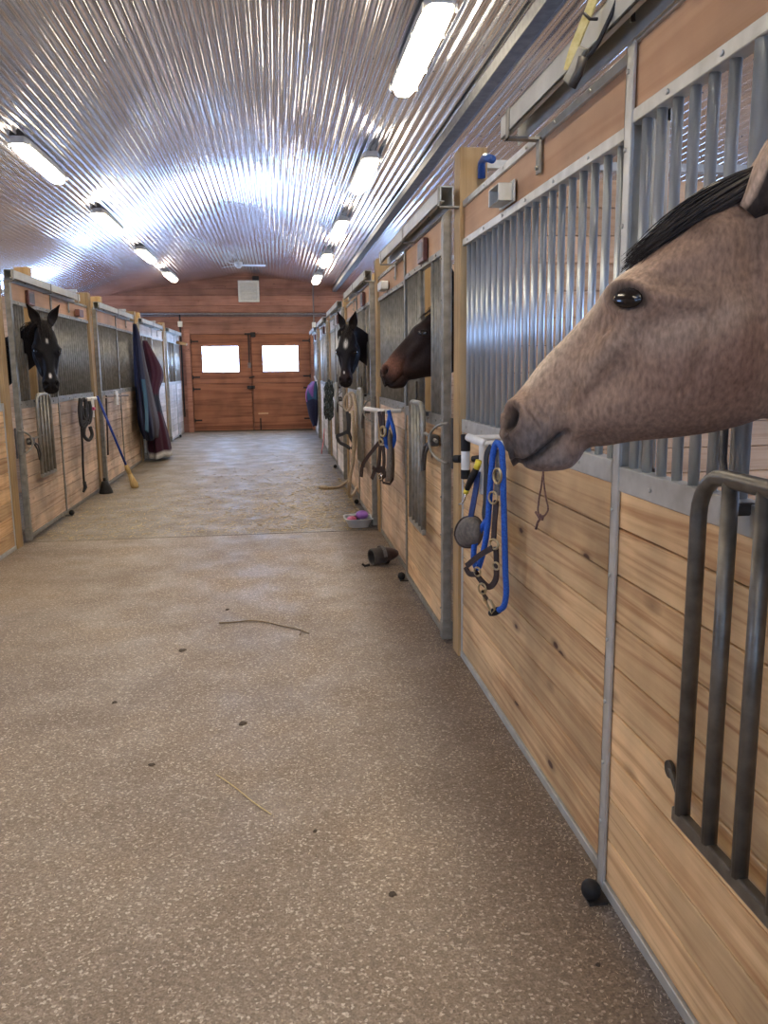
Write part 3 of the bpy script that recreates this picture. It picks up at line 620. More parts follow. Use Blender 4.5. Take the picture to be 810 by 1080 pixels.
# --- left row
post(LL, 4.2, 'timber post of the left row nearest the camera', top=2.6, rnd=.4)
post(LL, 7.83, 'timber post at the left picture edge beside the black horse', top=2.6, rnd=.6)
post(LL, 11.5, 'timber post of the left row right of the black horse, beside the broom', top=2.60, rnd=.35)
post(LL, 15.1, 'timber post of the left row where the blankets hang', top=2.60, rnd=.4)
post(LL, 18.7, 'last timber post of the left row, beyond the blankets', top=2.58, rnd=.3)
panel(LL, 5.9, 7.75, 'fixed pine stall panel at the left picture edge')
panel(LL, 9.42, 11.42, 'fixed stall panel with the black halter on the left', steel='galv_old', barmat='galv_old', wd='pine_far')
panel(LL, 13.1, 15.03, 'fixed stall panel behind the navy blanket on the left', steel='galv_old', barmat='galv_old', wd='pine_far')
panel(LL, 16.7, 18.63, 'pale fixed stall panel beyond the burgundy blanket', steel='galv', barmat='galv', wd='pine_pale')
panel(LL, 20.3, YEND-.06, 'last pale stall panel of the left row at the far wall', steel='galv', barmat='galv', wd='pine_pale')
sliding_door(LL, 8.02, 'stall door the black horse on the left looks out of', steel='galv_old', barmat='galv_old', gatemat='galv_old', wd='pine_far')
sliding_door(LL, 11.67, 'stall door with long bars behind the blue broom', steel='galv_old', barmat='galv_old', wd='pine_far', gate=False, plate=False, open_yoke=False)
sliding_door(LL, 15.27, 'stall door behind the burgundy blanket', steel='galv', barmat='galv_old', wd='pine_pale', gate=False, plate=False, open_yoke=False)
sliding_door(LL, 18.87, 'last pale stall door of the left row', steel='galv', barmat='galv_old', wd='pine_pale', gate=False, plate=False, open_yoke=False)
for a, c, s in ((7.9, 10.5, 'steel door rail above the black horse on the left'), (11.55, 14.3, 'steel door rail above the blue broom'), (15.15, 17.9, 'steel door rail above the burgundy blanket'), (18.75, 21.3, 'steel door rail of the left row nearest the far wall')):
    rail(LL, a, c, s, z=2.385)
for y, s in ((9.45, 'short timber stub behind the rail above the left black horse'), (13.1, 'short timber stub rising behind the second rail of the left row'), (16.7, 'short timber stub rising behind the third rail of the left row'), (20.2, 'short timber stub behind the farthest rail of the left row')):
    post(LL, y, s, top=2.68, w=.14, d0=.14, d1=.28, rnd=.2)
caster(LL, 9.5, 'small black door guide on the floor below the left black horse')
caster(LL, 20.3, 'small black door guide on the floor by the far left stall door')
latch(LL, 8.02, 'steel ring latch at the left picture edge', z=.95)
b = MB(); b.box(LL.p(-.06, 10.72, 2.255), LL.p(-.006, 10.95, 2.34)); tag(b.build('name_plate', M['plaque'], bev=.006), 'brown plate on the left header beyond the black horse', 'name plate')
t = thing('door_bar', 'white bar holder with brown stick across the door behind the broom', 'bar', LL.p(-.1, 12.4, 1.25))
PB = lambda x, y: hang(x, y, -2.34, math.radians(8), 112, -1)
b = MB(); b.cyl(PB(112, 418), PB(135, 417), .013); b.build('rod', M['conduit'], t)
b = MB(); b.cyl(PB(122, 412), PB(123, 427), .03); b.build('holder', M['white_pvc'], t)
b = MB(); b.cyl(PB(112, 420), PB(114, 480), .012); b.build('rod_end', M['leather'], t)
b = MB(); b.cyl(at(186, 361, 'X', -2.38), at(197, 363.5, 'Y', 20.9), .04, 12); tag(b.build('wooden_peg', M['post']), 'short wooden peg sticking out over the far left stall', 'peg')
b = MB(); b.box(at(160, 417, 'X', -2.37), at(166, 446, 'X', -2.34)); tag(b.build('rubber_bumper', M['black'], bev=.02), 'small black rubber bumper hanging on the pale left door', 'bumper')

# ------------------------------------------------------------------ lamps
def lamp(x, y, label):
    z1 = ceil_z(x+.11)-.035
    t = thing('ceiling_lamp', label, 'ceiling lamp', (x, y, z1), 'sealed fluorescent lamps under the ceiling')
    b = MB(); L_ = .76; w = .085
    def ring(s, hw, z, n=28):
        out = []
        for k in range(n):
            a = 2*PI*k/n; cx = math.copysign(abs(math.cos(a))**.35, math.cos(a)); sy = math.copysign(abs(math.sin(a))**.35, math.sin(a))
            out.append((x+cx*hw, y+sy*s, z))
        return out
    b.loft([ring(L_, w, z1), ring(L_+.005, w+.012, z1-.02), ring(L_+.005, w+.012, z1-.065)]); b.build('housing', M['fix'], t)
    b = MB(); b.loft([ring(L_-.01, w-.004, z1-.066), ring(L_-.02, w-.010, z1-.10), ring(L_-.05, w-.03, z1-.118)]); b.build('diffuser', M['lamp'], t)
    b = MB()
    for s in (-1, 1): b.box((x-.03, y+s*.5-.02, z1-.001), (x+.03, y+s*.5+.02, ceil_z(x)+.0))
    b.build('mount', M['galv'], t)
    b = MB()
    for s in (-.9, -.4, .4, .9):
        for q in (-1, 1): b.box((x+q*(w+.008), y+s*L_-.012, z1-.08), (x+q*(w+.018), y+s*L_+.012, z1-.04))
    b.build('clips', M['vent'], t)
RN = ['above the tan horse', 'third from the far wall in the right line, before the bay horse']
ry = [-1.3, 2.15, 5.72, 9.2, 12.72, 16.15, 19.6]; ly = [-1.3, 2.15, 5.6, 9.1, 12.55, 16.0, 19.5]
rl = ['ceiling lamp behind the camera on the right line', 'ceiling lamp just overhead on the right line', 'largest lit lamp, at the top of the picture above the right stalls', 'second largest lit lamp of the right line, above the bay horse',
      'third lit lamp of the right line counted from the top', 'fourth lit lamp of the right line counted from the top', 'smallest lit lamp of the right line, just before the far wall']
ll = ['ceiling lamp behind the camera on the left line', 'ceiling lamp overhead on the left line', 'ceiling lamp of the left line just outside the picture', 'largest lit lamp of the left line, at the left picture edge',
      'second largest lit lamp of the left line', 'third lit lamp of the left line from the picture edge', 'smallest lit lamp of the left line, just before the far wall']
for y, s in zip(ry, rl): lamp(.99, y, s)
for y, s in zip(ly, ll): lamp(-2.27, y, s)

# ceiling fan
t = thing('ceiling_fan', 'small white ceiling fan hanging below the ridge near the far wall', 'fan', (-.75, 19.2, 3.85))
b = MB(); b.cyl((-.75, 19.2, 3.99), (-.75, 19.2, 3.90), .02); b.cyl((-.75, 19.2, 3.84), (-.75, 19.2, 3.93), .09, 20); b.ball((-.75, 19.2, 3.84), .07, sc=(1, 1, .7)); b.build('motor', M['fan'], t, bev=.008)
for k in range(3):
    a = .12+k*2*PI/3; b = MB(); ca, sa = math.cos(a), math.sin(a)
    def q(r, w, z): return (-.75+ca*r-sa*w, 19.2+sa*r+ca*w, z)
    b.loft([[q(r, -w, 3.865+.012), q(r, w, 3.865-.012), q(r, w, 3.859-.012), q(r, -w, 3.859+.012)] for r, w in ((.08, .03), (.16, .05), (.5, .06), (.58, .045), (.6, .02))]); b.build('blade', M['fan'], t)

# ------------------------------------------------------------------ horses
PX = 613.
def lp(x, y): return np.array([(x-670)/PX, 0, (340-y)/PX])      # head drawing units -> metres in the horse's own head frame (u back, l sideways, v up)
HEAD = [  # top, bottom, half width, top-heaviness, squareness
    ((539, 462), (542, 468), .012, 0, 2.0), ((535, 449), (544, 483), .034, 0, 2.2), ((538, 434), (553, 491), .045, .05, 2.3), ((545, 420), (568, 498), .051, .1, 2.3),
    ((557, 402), (590, 499), .052, .05, 2.2), ((573, 380), (608, 495), .051, 0, 2.2), ((584, 368), (616, 487), .048, -.02, 2.2), ((594, 358), (624, 475), .049, -.02, 2.2), ((612, 339), (646, 470), .056, 0, 2.3),
    ((634, 317), (670, 464), .066, .08, 2.4), ((657, 294), (698, 460), .080, .22, 2.4), ((682, 271), (728, 456), .090, .25, 2.3), ((711, 249), (756, 452), .092, .18, 2.2),
    ((742, 227), (780, 446), .086, .08, 2.1), ((772, 206), (802, 440), .078, 0, 2.0)]
NECK_LOCAL = [((815, 182), (845, 452), .082, 0, 2.0), ((890, 178), (905, 505), .10, -.05, 2.0)]
BUMPS = [  # x, y, sx, sy, rotation (deg, photo frame), amount (m)
    (668, 316, 20, 14, -15, .014), (700, 300, 12, 9, 0, -.006), (708, 322, 26, 5, 8, .006), (700, 290, 30, 8, -20, .004),
    (640, 372, 34, 9, -52, .008), (628, 352, 24, 7, -48, -.004), (650, 395, 26, 8, -50, -.007),
    (735, 385, 52, 46, 0, .012), (688, 425, 30, 20, 0, .006), (640, 430, 22, 16, 20, .007), (606, 418, 8, 20, 10, -.006),
    (622, 465, 26, 6, -20, -.006), (588, 438, 16, 14, -30, .005), (570, 462, 20, 9, -35, .005), (583, 484, 18, 8, -20, .005), (598, 459, 10, 6, -30, -.006),
    (548, 441, 15, 19, 15, .007), (790, 340, 10, 80, -12, -.010), (760, 300, 20, 14, 0, -.004), (745, 255, 22, 16, 0, .006), (770, 420, 22, 20, 0, -.004)]
def gauss(x, y, b):
    a = math.radians(b[4]); dx, dy = x-b[0], y-b[1]
    p = dx*math.cos(a)+dy*math.sin(a); q = -dx*math.sin(a)+dy*math.cos(a)
    return np.exp(-.5*((p/b[2])**2+(q/b[3])**2))
def polydist(x, y, P):
    d = np.full(x.shape, 1e9)
    for (ax, ay), (bx, by) in zip(P, P[1:]):
        t = np.clip(((x-ax)*(bx-ax)+(y-ay)*(by-ay))/((bx-ax)**2+(by-ay)**2), 0, 1)
        d = np.minimum(d, np.hypot(x-ax-t*(bx-ax), y-ay-t*(by-ay)))
    return d
ND = len(HEAD)-1
MOUTH = [(548, 488), (560, 487), (572, 480), (585, 469), (597, 459), (604, 456)]
def catmull(K, n):
    """smooth resample of key rows; even steps along the centre line"""
    K = np.array(K, float); d = np.r_[0, np.cumsum(np.maximum(np.linalg.norm(np.diff(K[:, :3], axis=0), axis=1), 1e-3))]
    tan = np.gradient(K, d, axis=0); out = []
    for s in n if hasattr(n, '__len__') else np.linspace(0, d[-1], n):
        i = min(max(np.searchsorted(d, s, 'right')-1, 0), len(d)-2); h = d[i+1]-d[i]; t = (s-d[i])/h
        out.append((2*t**3-3*t**2+1)*K[i]+(t**3-2*t**2+t)*h*tan[i]+(-2*t**3+3*t**2)*K[i+1]+(t**3-t**2)*h*tan[i+1])
    return np.array(out), d
def horse(label, origin, uax, pitch, scale, colour, body, heading, ears, coat='coat_dark', local_neck=True, nh=110, nb=40, seg=64, cat='horse', roll=0.):
    """origin: world place of the head frame; uax: horizontal direction from nose to poll; pitch: nose-down turn; body: withers (x,y); heading: direction the body faces"""
    u0 = np.array([uax[0], uax[1], 0.]); u0 /= np.linalg.norm(u0); l0 = np.array([-u0[1], u0[0], 0.]); v0 = np.array([0, 0, 1.])
    u = u0*math.cos(pitch)+v0*math.sin(pitch); v = -u0*math.sin(pitch)+v0*math.cos(pitch)
    l = l0*math.cos(roll)+v*math.sin(roll); v = -l0*math.sin(roll)+v*math.cos(roll) if roll else v
    O = np.array(origin, float)
    def W(p): p = np.asarray(p); return O+scale*(p[..., 0:1]*u+p[..., 1:2]*l+p[..., 2:3]*v)
    rows = []; neckl = NECK_LOCAL if local_neck else []
    for T_, B_, w_, a_, sq in HEAD+neckl:
        T3, B3 = W(lp(*T_)), W(lp(*B_)); c = (T3+B3)/2; dd = T3-B3; H = np.linalg.norm(dd)/2
        rows.append(np.r_[c, dd/np.linalg.norm(dd), l, H, w_*scale, a_, sq])
    nhead = len(rows)
    f = np.array([heading[0], heading[1], 0.]); f /= np.linalg.norm(f); lat = np.array([-f[1], f[0], 0.])
    if lat@l < 0: lat = -lat
    z = np.array([0, 0, 1.]); bw = np.array([body[0], body[1], 0.])
    hc = rows[-1][:3]; nbase = bw+f*.22+z*1.28
    if not local_neck:
        m = (hc*.45+nbase*.55)+z*.06; dn = rows[-1][3:6]*.3+(z*.8-f*.4); dn /= np.linalg.norm(dn)
        rows.append(np.r_[hc*.75+nbase*.25+z*.03, (rows[-1][3:6]*.5+dn*.5)/np.linalg.norm(rows[-1][3:6]*.5+dn*.5), (l*.7+lat*.3)/np.linalg.norm(l*.7+lat*.3), .165*scale, .075*scale, 0, 2])
        rows.append(np.r_[m, dn, (l*.35+lat*.65)/np.linalg.norm(l*.35+lat*.65), .19*scale, .085*scale, 0, 2])
    dn = z*.82-f*.57
    for c, d_, H, w_ in ((nbase, dn, .27, .125), (bw+f*.02+z*1.15, z*.95-f*.3, .37, .20), (bw-f*.25+z*1.10, z, .37, .27), (bw-f*.6+z*1.09, z, .37, .31), (bw-f*.95+z*1.15, z, .33, .29),
                         (bw-f*1.25+z*1.20, z, .30, .28), (bw-f*1.45+z*1.20, z, .22, .22), (bw-f*1.53+z*1.2, z, .07, .08)):
        rows.append(np.r_[c, d_/np.linalg.norm(d_), lat, H, w_, -.12, 2.1])
    R_, d = catmull(rows, 8)
    ss = np.r_[np.linspace(0, .05, 14)[:-1], np.linspace(.05, d[ND], nh)[:-1], np.linspace(d[ND], d[-1], nb)]
    R_, _ = catmull(rows, ss)
    th = np.linspace(0, 2*PI, seg, endpoint=False)
    ct, st = np.cos(th), np.sin(th); V = np.zeros((len(ss), seg, 3))
    for i, r in enumerate(R_):
        D = r[3:6]/np.linalg.norm(r[3:6]); Lh = r[6:9]-D*(r[6:9]@D); Lh /= np.linalg.norm(Lh); sq = 2/max(r[12], 1.6)
        cc = np.sign(ct)*np.abs(ct)**sq; s2 = np.sign(st)*np.abs(st)**sq
        V[i] = r[:3]+np.outer(cc*max(r[9], .004), D)+np.outer(s2*max(r[10], .004)*(1+r[11]*cc), Lh)
    # drawing-frame coordinates of each vertex
    Q = (V-O)/scale; qx = (Q@u)*PX+670; qy = 340-(Q@v)*PX; ql = Q@l
    def normals(V):
        a = np.roll(V, -1, 1)-np.roll(V, 1, 1); b = np.gradient(V, axis=0); n = np.cross(a, b); n /= np.linalg.norm(n, axis=2, keepdims=True)+1e-9
        c = R_[:, None, :3]; return n*np.sign(((V-c)*n).sum(2, keepdims=True))
    nrm = normals(V); head = (ss <= d[ND]+.12)[:, None]
    side = np.clip(np.abs(ql)/.02, 0, 1)**.7; disp = np.zeros(qx.shape)
    for b in BUMPS: disp += 1.5*b[5]*gauss(qx, qy, b)*side
    disp -= .015*np.exp(-(polydist(qx, qy, MOUTH)/3.6)**2)*np.clip(np.abs(ql)/.012, .3, 1)
    disp += .004*np.exp(-(polydist(qx, qy+7, MOUTH[1:4])/5.)**2)*side
    for k, (ax, ay, bx, by) in enumerate(((745, 330, 722, 408), (652, 342, 640, 352), (600, 430, 615, 400), (690, 344, 730, 336), (560, 430, 575, 448), (568, 424, 584, 440))):
        disp -= (.008, .005, .008, .008, .004, .004)[k]*np.exp(-(polydist(qx, qy, [(ax, ay), (bx, by)])/(6, 3, 4, 5, 2.2, 2.2)[k])**2)*side
    a = math.radians(10); ex, ey = qx-667, qy-321; e1 = (ex*math.cos(a)+ey*math.sin(a))/16.5; e2 = (-ex*math.sin(a)+ey*math.cos(a))/10.5; er = np.hypot(e1, e2)
    disp += side*(-.006*np.exp(-er**8)+.005*np.exp(-((er-1.3)/.2)**2))
    a = math.radians(18); ex, ey = qx-546, qy-441; n1 = (ex*math.cos(a)+ey*math.sin(a))/7.5; n2 = (-ex*math.sin(a)+ey*math.cos(a))/13.; nr = np.hypot(n1, n2)
    nside = np.clip((np.abs(ql)-.012)/.012, 0, 1)
    disp += nside*(-.026*np.exp(-nr**4)+.004*np.exp(-((nr-1.4)/.3)**2))
    V = V+nrm*(disp*head*scale)[..., None]
    col = colour(qx, qy, ql, er, nr/np.maximum(nside, .6), head*np.ones_like(qx), V)
    b = MB(); b.loft([[tuple(p) for p in r] for r in V], col=[tuple(c) for c in col.reshape(-1, 3)])
    # ears
    for sgn in (-1, 1):
        base = np.array([(ears['base'][0]-670)/PX, sgn*.047, (340-ears['base'][1])/PX]); dr = np.array([ears['dir'][0], sgn*ears['spread'], ears['dir'][1]]); dr /= np.linalg.norm(dr)
        op = np.array([ears['open'][0], sgn*ears['open'][1], ears['open'][2]]); op -= dr*(op@dr); op /= np.linalg.norm(op); sd = np.cross(dr, op); rings = []; cols = []
        for t in np.linspace(-.12, 1, 22):
            tt = max(t, 0); wd = (1+min(t, 0)*3)*((.026+.020*math.sin(PI*min(tt*1.25, 1)))*(1-tt**2.6)**.75+.001)*ears.get('wide', 1); dp = wd*.85; cen = base+dr*(t*ears['len'])+op*(.018*math.sin(tt*PI))*-.6
            rg = []
            for k in range(20):
                a = 2*PI*k/20; x_ = math.sin(a)*wd; y_ = math.cos(a)*dp
                front = math.cos(a) > 0
                if front: y_ = math.cos(a)*dp*(1-1.75*min(1, max(0, (t+.0)*4))*math.cos(a)**.6)
                rg.append(cen+sd*x_+op*y_); cols.append(tuple(ears['in'] if front and math.cos(a) > .3 else (ears['edge'] if abs(math.cos(a)) < .45 else ears['out'])))
            rings.append([tuple(W(p)) for p in rg])
        b.loft(rings, col=cols)
    # legs
    LC = ears['leg']
    def leg(pts, dy):
        P, _ = catmull([np.r_[bw+f*p[0]+lat*(dy*p[3])+z*p[1], p[2], p[4]] for p in pts], 22); rg = []
        for r in P: rg.append([tuple(r[:3]+f*(r[4]*math.cos(a))+lat*(r[3]*math.sin(a))) for a in [2*PI*k/14 for k in range(14)]])
        b.loft(rg, col=LC)
    for s in (-1, 1):
        leg([(.0, 1.15, .09, .8, .14), (-.04, .92, .075, 1, .10), (0, .72, .055, 1, .065), (.02, .52, .047, 1, .052), (.0, .34, .034, 1, .038), (0, .18, .036, 1, .042), (.05, .09, .034, 1, .04), (.07, .055, .05, 1, .06), (.08, 0, .058, 1, .07)], s*.15)
        leg([(-1.2, 1.2, .10, .8, .19), (-1.12, .95, .085, 1, .14), (-1.2, .74, .06, 1, .085), (-1.33, .58, .045, 1, .058), (-1.31, .38, .036, 1, .042), (-1.28, .19, .037, 1, .044), (-1.23, .09, .034, 1, .04), (-1.21, .055, .05, 1, .06), (-1.20, 0, .058, 1, .07)], s*.15)
    root = thing('horse', label, cat, (float(bw[0]), float(bw[1]), 0.))
    b.build('body', M[coat], root, smooth=True)
    # eyes
    for sgn in (-1, 1):
        msk = np.where((ql*sgn > 0) & head, (qx-667)**2+(qy-321)**2, 1e9); k = np.unravel_index(np.argmin(msk), msk.shape); lat_e = abs(ql[k])
        n_ = nrm[k]/np.linalg.norm(nrm[k]); t1 = u-n_*(u@n_); t1 /= np.linalg.norm(t1); t2 = v-n_*(v@n_)-t1*((v-n_*(v@n_))@t1); t2 /= np.linalg.norm(t2)
        t1, t2 = t1*math.cos(.17)-t2*math.sin(.17), t1*math.sin(.17)+t2*math.cos(.17); c = V[k]+n_*.0008*scale; e = MB(); rr = []
        for i in range(15):
            a = PI*i/14; ra = max(math.sin(a), .02)
            rr.append([tuple(c+t1*(.0255*scale*ra*math.cos(2*PI*j/28))+t2*(.0178*scale*ra*math.sin(2*PI*j/28)*(1 if math.sin(2*PI*j/28) > 0 else .85))+n_*(-.0085*scale*math.cos(a))) for j in range(28)])
        e.loft(rr); e.build('eye', M['eye'], root, smooth=True)
    # hair
    rnd = random.Random(5); h = MB()
    for i in range(ears['nfore']):
        s = rnd.uniform(-1, 1); t = rnd.random(); g = rnd.gauss(0, 1)
        lt = s*.050
        P0 = lp(790+rnd.uniform(-12, 10), 205+rnd.uniform(-8, 6)+abs(s)*10); P1 = lp(733+rnd.uniform(-12, 12), 212+abs(s)*32+rnd.uniform(-9, 9)); ln = rnd.uniform(.45, 1.08)
        P2 = lp(735-(735-662)*ln, 217+abs(s)*20+(276-217)*ln+rnd.uniform(-7, 10))
        P0[1] = lt*.8; P1[1] = lt*1.15; P2[1] = lt*.75+g*.004; pts = []
        for q in range(9):
            w_ = q/8; p = P0*(1-w_)**2+2*P1*w_*(1-w_)+P2*w_**2; pts.append(tuple(W(p+np.array([-.006, s*.006, .008]))))
        h.tube(pts, [max(.0024*(1-(q/8)**2.2), .0003)*scale for q in range(9)], 4)
    if ears['nfore']: h.build('forelock', M['hair'], root, smooth=True)
    h = MB(); i0 = len(ss)-nb; sel = [r for r, s_ in zip(R_, ss) if d[ND]-.02*scale < s_ < d[nhead+(0 if local_neck else 2)]+.02]
    side_l = ears.get('mane_side', 1)
    for k in range(ears['nmane']):
        tt = rnd.random()*(len(sel)-1.001); i = int(tt); r = sel[i]*(1-(tt-i))+sel[i+1]*(tt-i); D = r[3:6]; Lh = r[6:9]
        root_p = r[:3]+D*r[9]*.97; L_ = rnd.uniform(.12, .24)*scale; sw = rnd.gauss(0, .02); pts = []
        for q in range(7):
            w_ = q/6; out = (r[10]*1.12+.01)*math.sin(min(w_*1.5, 1)*PI/2)
            pts.append(tuple(root_p+D*(.025*math.sin(PI*min(w_*1.6, 1))-.9*L_*w_**1.25+0)+Lh*(side_l*out)+np.array([sw*w_, sw*w_, 0])))
        h.tube(pts, [max(.003*(1-w_**2), .0004) for w_ in [q/6 for q in range(7)]], 4)
    h.build('mane', M['hair'], root, smooth=True)
    h = MB(); tb = bw-f*1.5+z*1.32
    for k in range(60):
        dx, dy = rnd.gauss(0, .03), rnd.gauss(0, .03); pts = [tuple(tb-f*(.02+.10*math.sin(min(q/8*2, 1)*PI/2))+lat*(dx*(.4+q/8))+f*dy*q/8-z*(.95*(q/8)**1.3)) for q in range(9)]
        h.tube(pts, [.007*(1-.7*q/8) for q in range(9)], 4)
    h.build('tail', M['hair'], root, smooth=True)
    return root
def lerp3(c, m, a): return c*(1-a[..., None])+np.array(m)*a[..., None]
def coat_tan(x, y, l, er, nr, head, V):
    c = np.ones(x.shape+(3,))*np.array((.245, .155, .108))
    c = lerp3(c, (.31, .205, .14), np.exp(-(((x-600)/60)**2+((y-385)/55)**2)))          # lighter face
    c = lerp3(c, (.20, .118, .083), np.exp(-(((x-735)/60)**2+((y-400)/50)**2)))
    c = lerp3(c, (.56, .44, .32), np.exp(-(polydist(x, y, [(560, 400), (600, 352), (640, 309), (664, 287)])/9)**2)*.8)  # highlight along the nose bridge put into the coat colour
    c = lerp3(c, (.115, .09, .078), np.clip(np.exp(-(((x-570)/30)**2+((y-466)/30)**2))*1.1, 0, 1))
    c = lerp3(c, (.22, .18, .155), np.exp(-(((x-598)/18)**2+((y-485)/12)**2))*.8)
    c = lerp3(c, (.055, .045, .04), np.exp(-(((x-541)/13)**2+((y-477)/17)**2)))
    c = lerp3(c, (.03, .025, .022), np.exp(-(polydist(x, y, MOUTH[:5])/5)**2)*.9)
    c = lerp3(c, (.09, .055, .04), np.exp(-(((x-728)/20)**2+((y-252)/16)**2))*.85)
    c = lerp3(c, (.15, .085, .058), np.exp(-(polydist(x, y, [(650, 372), (632, 402), (618, 420)])/9)**2)*.55)  # shading below and on the facial crest put into the coat colour
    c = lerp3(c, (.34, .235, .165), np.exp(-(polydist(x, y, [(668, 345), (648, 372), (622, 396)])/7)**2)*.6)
    c = lerp3(c, (.16, .085, .062), np.exp(-(((x-775)/22)**2+((y-385)/60)**2))*.6)
    c = lerp3(c, (.13, .08, .058), np.exp(-(polydist(x, y, [(612, 478), (650, 462), (720, 452), (770, 446)])/11)**2)*.6)
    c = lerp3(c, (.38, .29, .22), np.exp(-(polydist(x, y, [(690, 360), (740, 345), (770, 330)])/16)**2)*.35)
    c = lerp3(c, (.16, .105, .075), np.exp(-(polydist(x, y, [(690, 306), (735, 312)])/8)**2)*.5)
    c = lerp3(c, (.05, .035, .028), np.exp(-(((x-790)/18)**2+((y-250)/30)**2))*.8)
    c = lerp3(c, (.025, .018, .014), np.exp(-(er/1.12)**6))
    c = lerp3(c, (.008, .006, .005), np.exp(-(nr/1.12)**4))
    return c
def dark_coat(base, muzzle=None, star=0, snip=0):
    def f(x, y, l, er, nr, head, V):
        c = np.ones(x.shape+(3,))*np.array(base)
        if muzzle: c = lerp3(c, muzzle, np.exp(-(((x-568)/34)**2+((y-425)/34)**2)))
        c = lerp3(c, (.02, .017, .017), np.exp(-(((x-545)/20)**2+((y-475)/22)**2))*.8)
        if star: c = lerp3(c, (.78, .76, .72), (np.exp(-((l/(.021*star))**2+(np.hypot(x-682, y-270)/(30*star))**2)**2)*head))
        if snip: c = lerp3(c, (.75, .72, .68), np.exp(-(((l-.004)/(.013*snip))**2+(np.hypot(x-560, y-399)/(15*snip))**2)**2)*head)
        return lerp3(c, (.004, .003, .003), np.exp(-nr**3.5))
    return f
EAR_TAN = dict(base=(781, 230), dir=(.68, .74), spread=.12, open=(.9, .55, -.5), len=.20, wide=1.25, out=(.36, .25, .18), edge=(.46, .33, .24), leg=(.05, .035, .03), nfore=620, nmane=500)
EAR_TAN['in'] = (.035, .026, .022)
def ear_dark(c, d=(-.12, 1.), op=(-1, .45, .0), sp=.28): return {'base': (768, 222), 'dir': d, 'spread': sp, 'open': op, 'len': .18, 'out': c, 'edge': c, 'in': (.014, .011, .011), 'leg': c, 'nfore': 60, 'nmane': 160}
o1 = _F*1.42 + Vector((0, 0, CAMH)) + _R*((670-405)/FPX*1.42) - _U*((340-540)/FPX*1.42)
horse('tan horse with black forelock leaning its head over the nearest stall door', o1, (.914, -.405), 0, 1.0, coat_tan, (1.95, 1.12), (-1, -.08), EAR_TAN, coat='coat', nh=230, seg=112)
# bay horse: muzzle and face out of the second door
o2 = at(445, 358, 'Y', 5.16)
horse('dark bay horse with brown muzzle pushing its nose out of the second stall door', o2, (1, -.02), 0, 1.15, dark_coat((.022, .013, .011), (.17, .075, .05)), (2.0, 5.1), (-1, 0), ear_dark((.02, .014, .012)), nh=90)
# black horse with a star, third door
o3 = at(366, 374, 'Y', 8.42)
horse('black horse with a white star facing down the aisle from the right row', o3, (.34, .94), .52, 1.02, dark_coat((.010, .009, .012), (.035, .02, .018), star=1., snip=.55), (1.95, 9.0), (-1, -.1), ear_dark((.010, .009, .012), d=(.35, 1.)), local_neck=False, nh=80)
# black horse, left row
o4 = at(50, 374, 'Y', 8.2)
horse('black horse looking out of the left stall, beside the hanging black halter', o4, (-.36, .93), .50, 1.14, dark_coat((.010, .009, .010), star=.42, snip=.8), (-3.4, 8.75), (1, -.12), ear_dark((.010, .009, .010), d=(.3, 1.), sp=.52), local_neck=False, nh=80)

# ------------------------------------------------------------------ tack and tools on the near right panel
XW = .93
PHI, PIV, SIDE = math.radians(30), 534, 1
def hp(x, y, X): return hang(x, y, X, PHI, PIV, SIDE)
def PP(pts, X=.91): return [hp(x, y, X) for x, y in pts]
def HN(): return (math.cos(PHI), SIDE*math.sin(PHI), 0)
t = thing('pipe_rack', 'white and black pipe rack holding the near blue rope and halter', 'rack', at(500, 470, 'X', .93))
def pipe(nm, a, c, m, r=.017, X=.915): b = MB(); b.cyl(hp(*a, X), hp(*c, X), r, 16); return b.build(nm, M[m], t, smooth=False, bev=.003)
pipe('cross_pipe', (493, 461), (512, 468), 'white_pvc'); pipe('elbow', (491, 458), (491, 476), 'black', .021); pipe('upright_pipe', (491, 474), (491, 497), 'white_pvc', .019); pipe('end_cap', (491, 495), (491, 505), 'black', .021)
pipe('upright_pipe', (509, 467), (509, 521), 'white_pvc', .016); 
b = MB(); b.cyl(hp(491, 484, .915), hp(481, 484, .915), .012, 12); b.cyl(hp(486, 484, .915), hp(480, 484, .915), .017, 12); b.build('end_cap', M['black'], t)
b = MB(); b.cyl(hp(508, 483, .915), hp(499, 484, .915), .013, 12); b.build('end_cap', M['black'], t)
for y_ in (462, 468):
    p_ = hp(492 if y_ == 462 else 511, y_, .915); b = MB(); b.cyl(p_, (.968, p_.y, p_.z), .012, 10); b.build('wall_stub', M['white_pvc'], t)
t = thing('hoof_pick', 'black and yellow handled hoof pick hanging from the pipe rack', 'hoof pick', at(498, 505, 'X', .89))
b = MB(); b.tube(PP([(503, 493), (497.5, 504), (492.5, 516)], .895), [.013, .015, .012], 12); b.build('grip', M['black'], t, smooth=True)
b = MB(); b.tube(PP([(505, 486), (502.5, 494)], .895), .014, 12); b.tube(PP([(492.8, 515), (491, 520)], .895), .012, 12); b.build('grip_collar', M['yellow'], t, smooth=True)
b = MB(); b.tube(PP([(491, 519), (490, 527), (487, 531), (484, 532)], .895), .004, 8); b.build('hook', M['chrome'], t, smooth=True)
t = thing('rubber_mitt', 'round grey-brown rubber grooming mitt hanging on a navy strap', 'grooming mitt', at(495, 560, 'X', .88))
b = MB(); b.strap(PP([(504, 497), (502, 515), (499, 532), (496, 549)], .90), .028, HN(), .006); b.build('strap', M['blue_strap'], t)
b = MB(); rg = []
cx_, cy_ = 494.5, 561.5
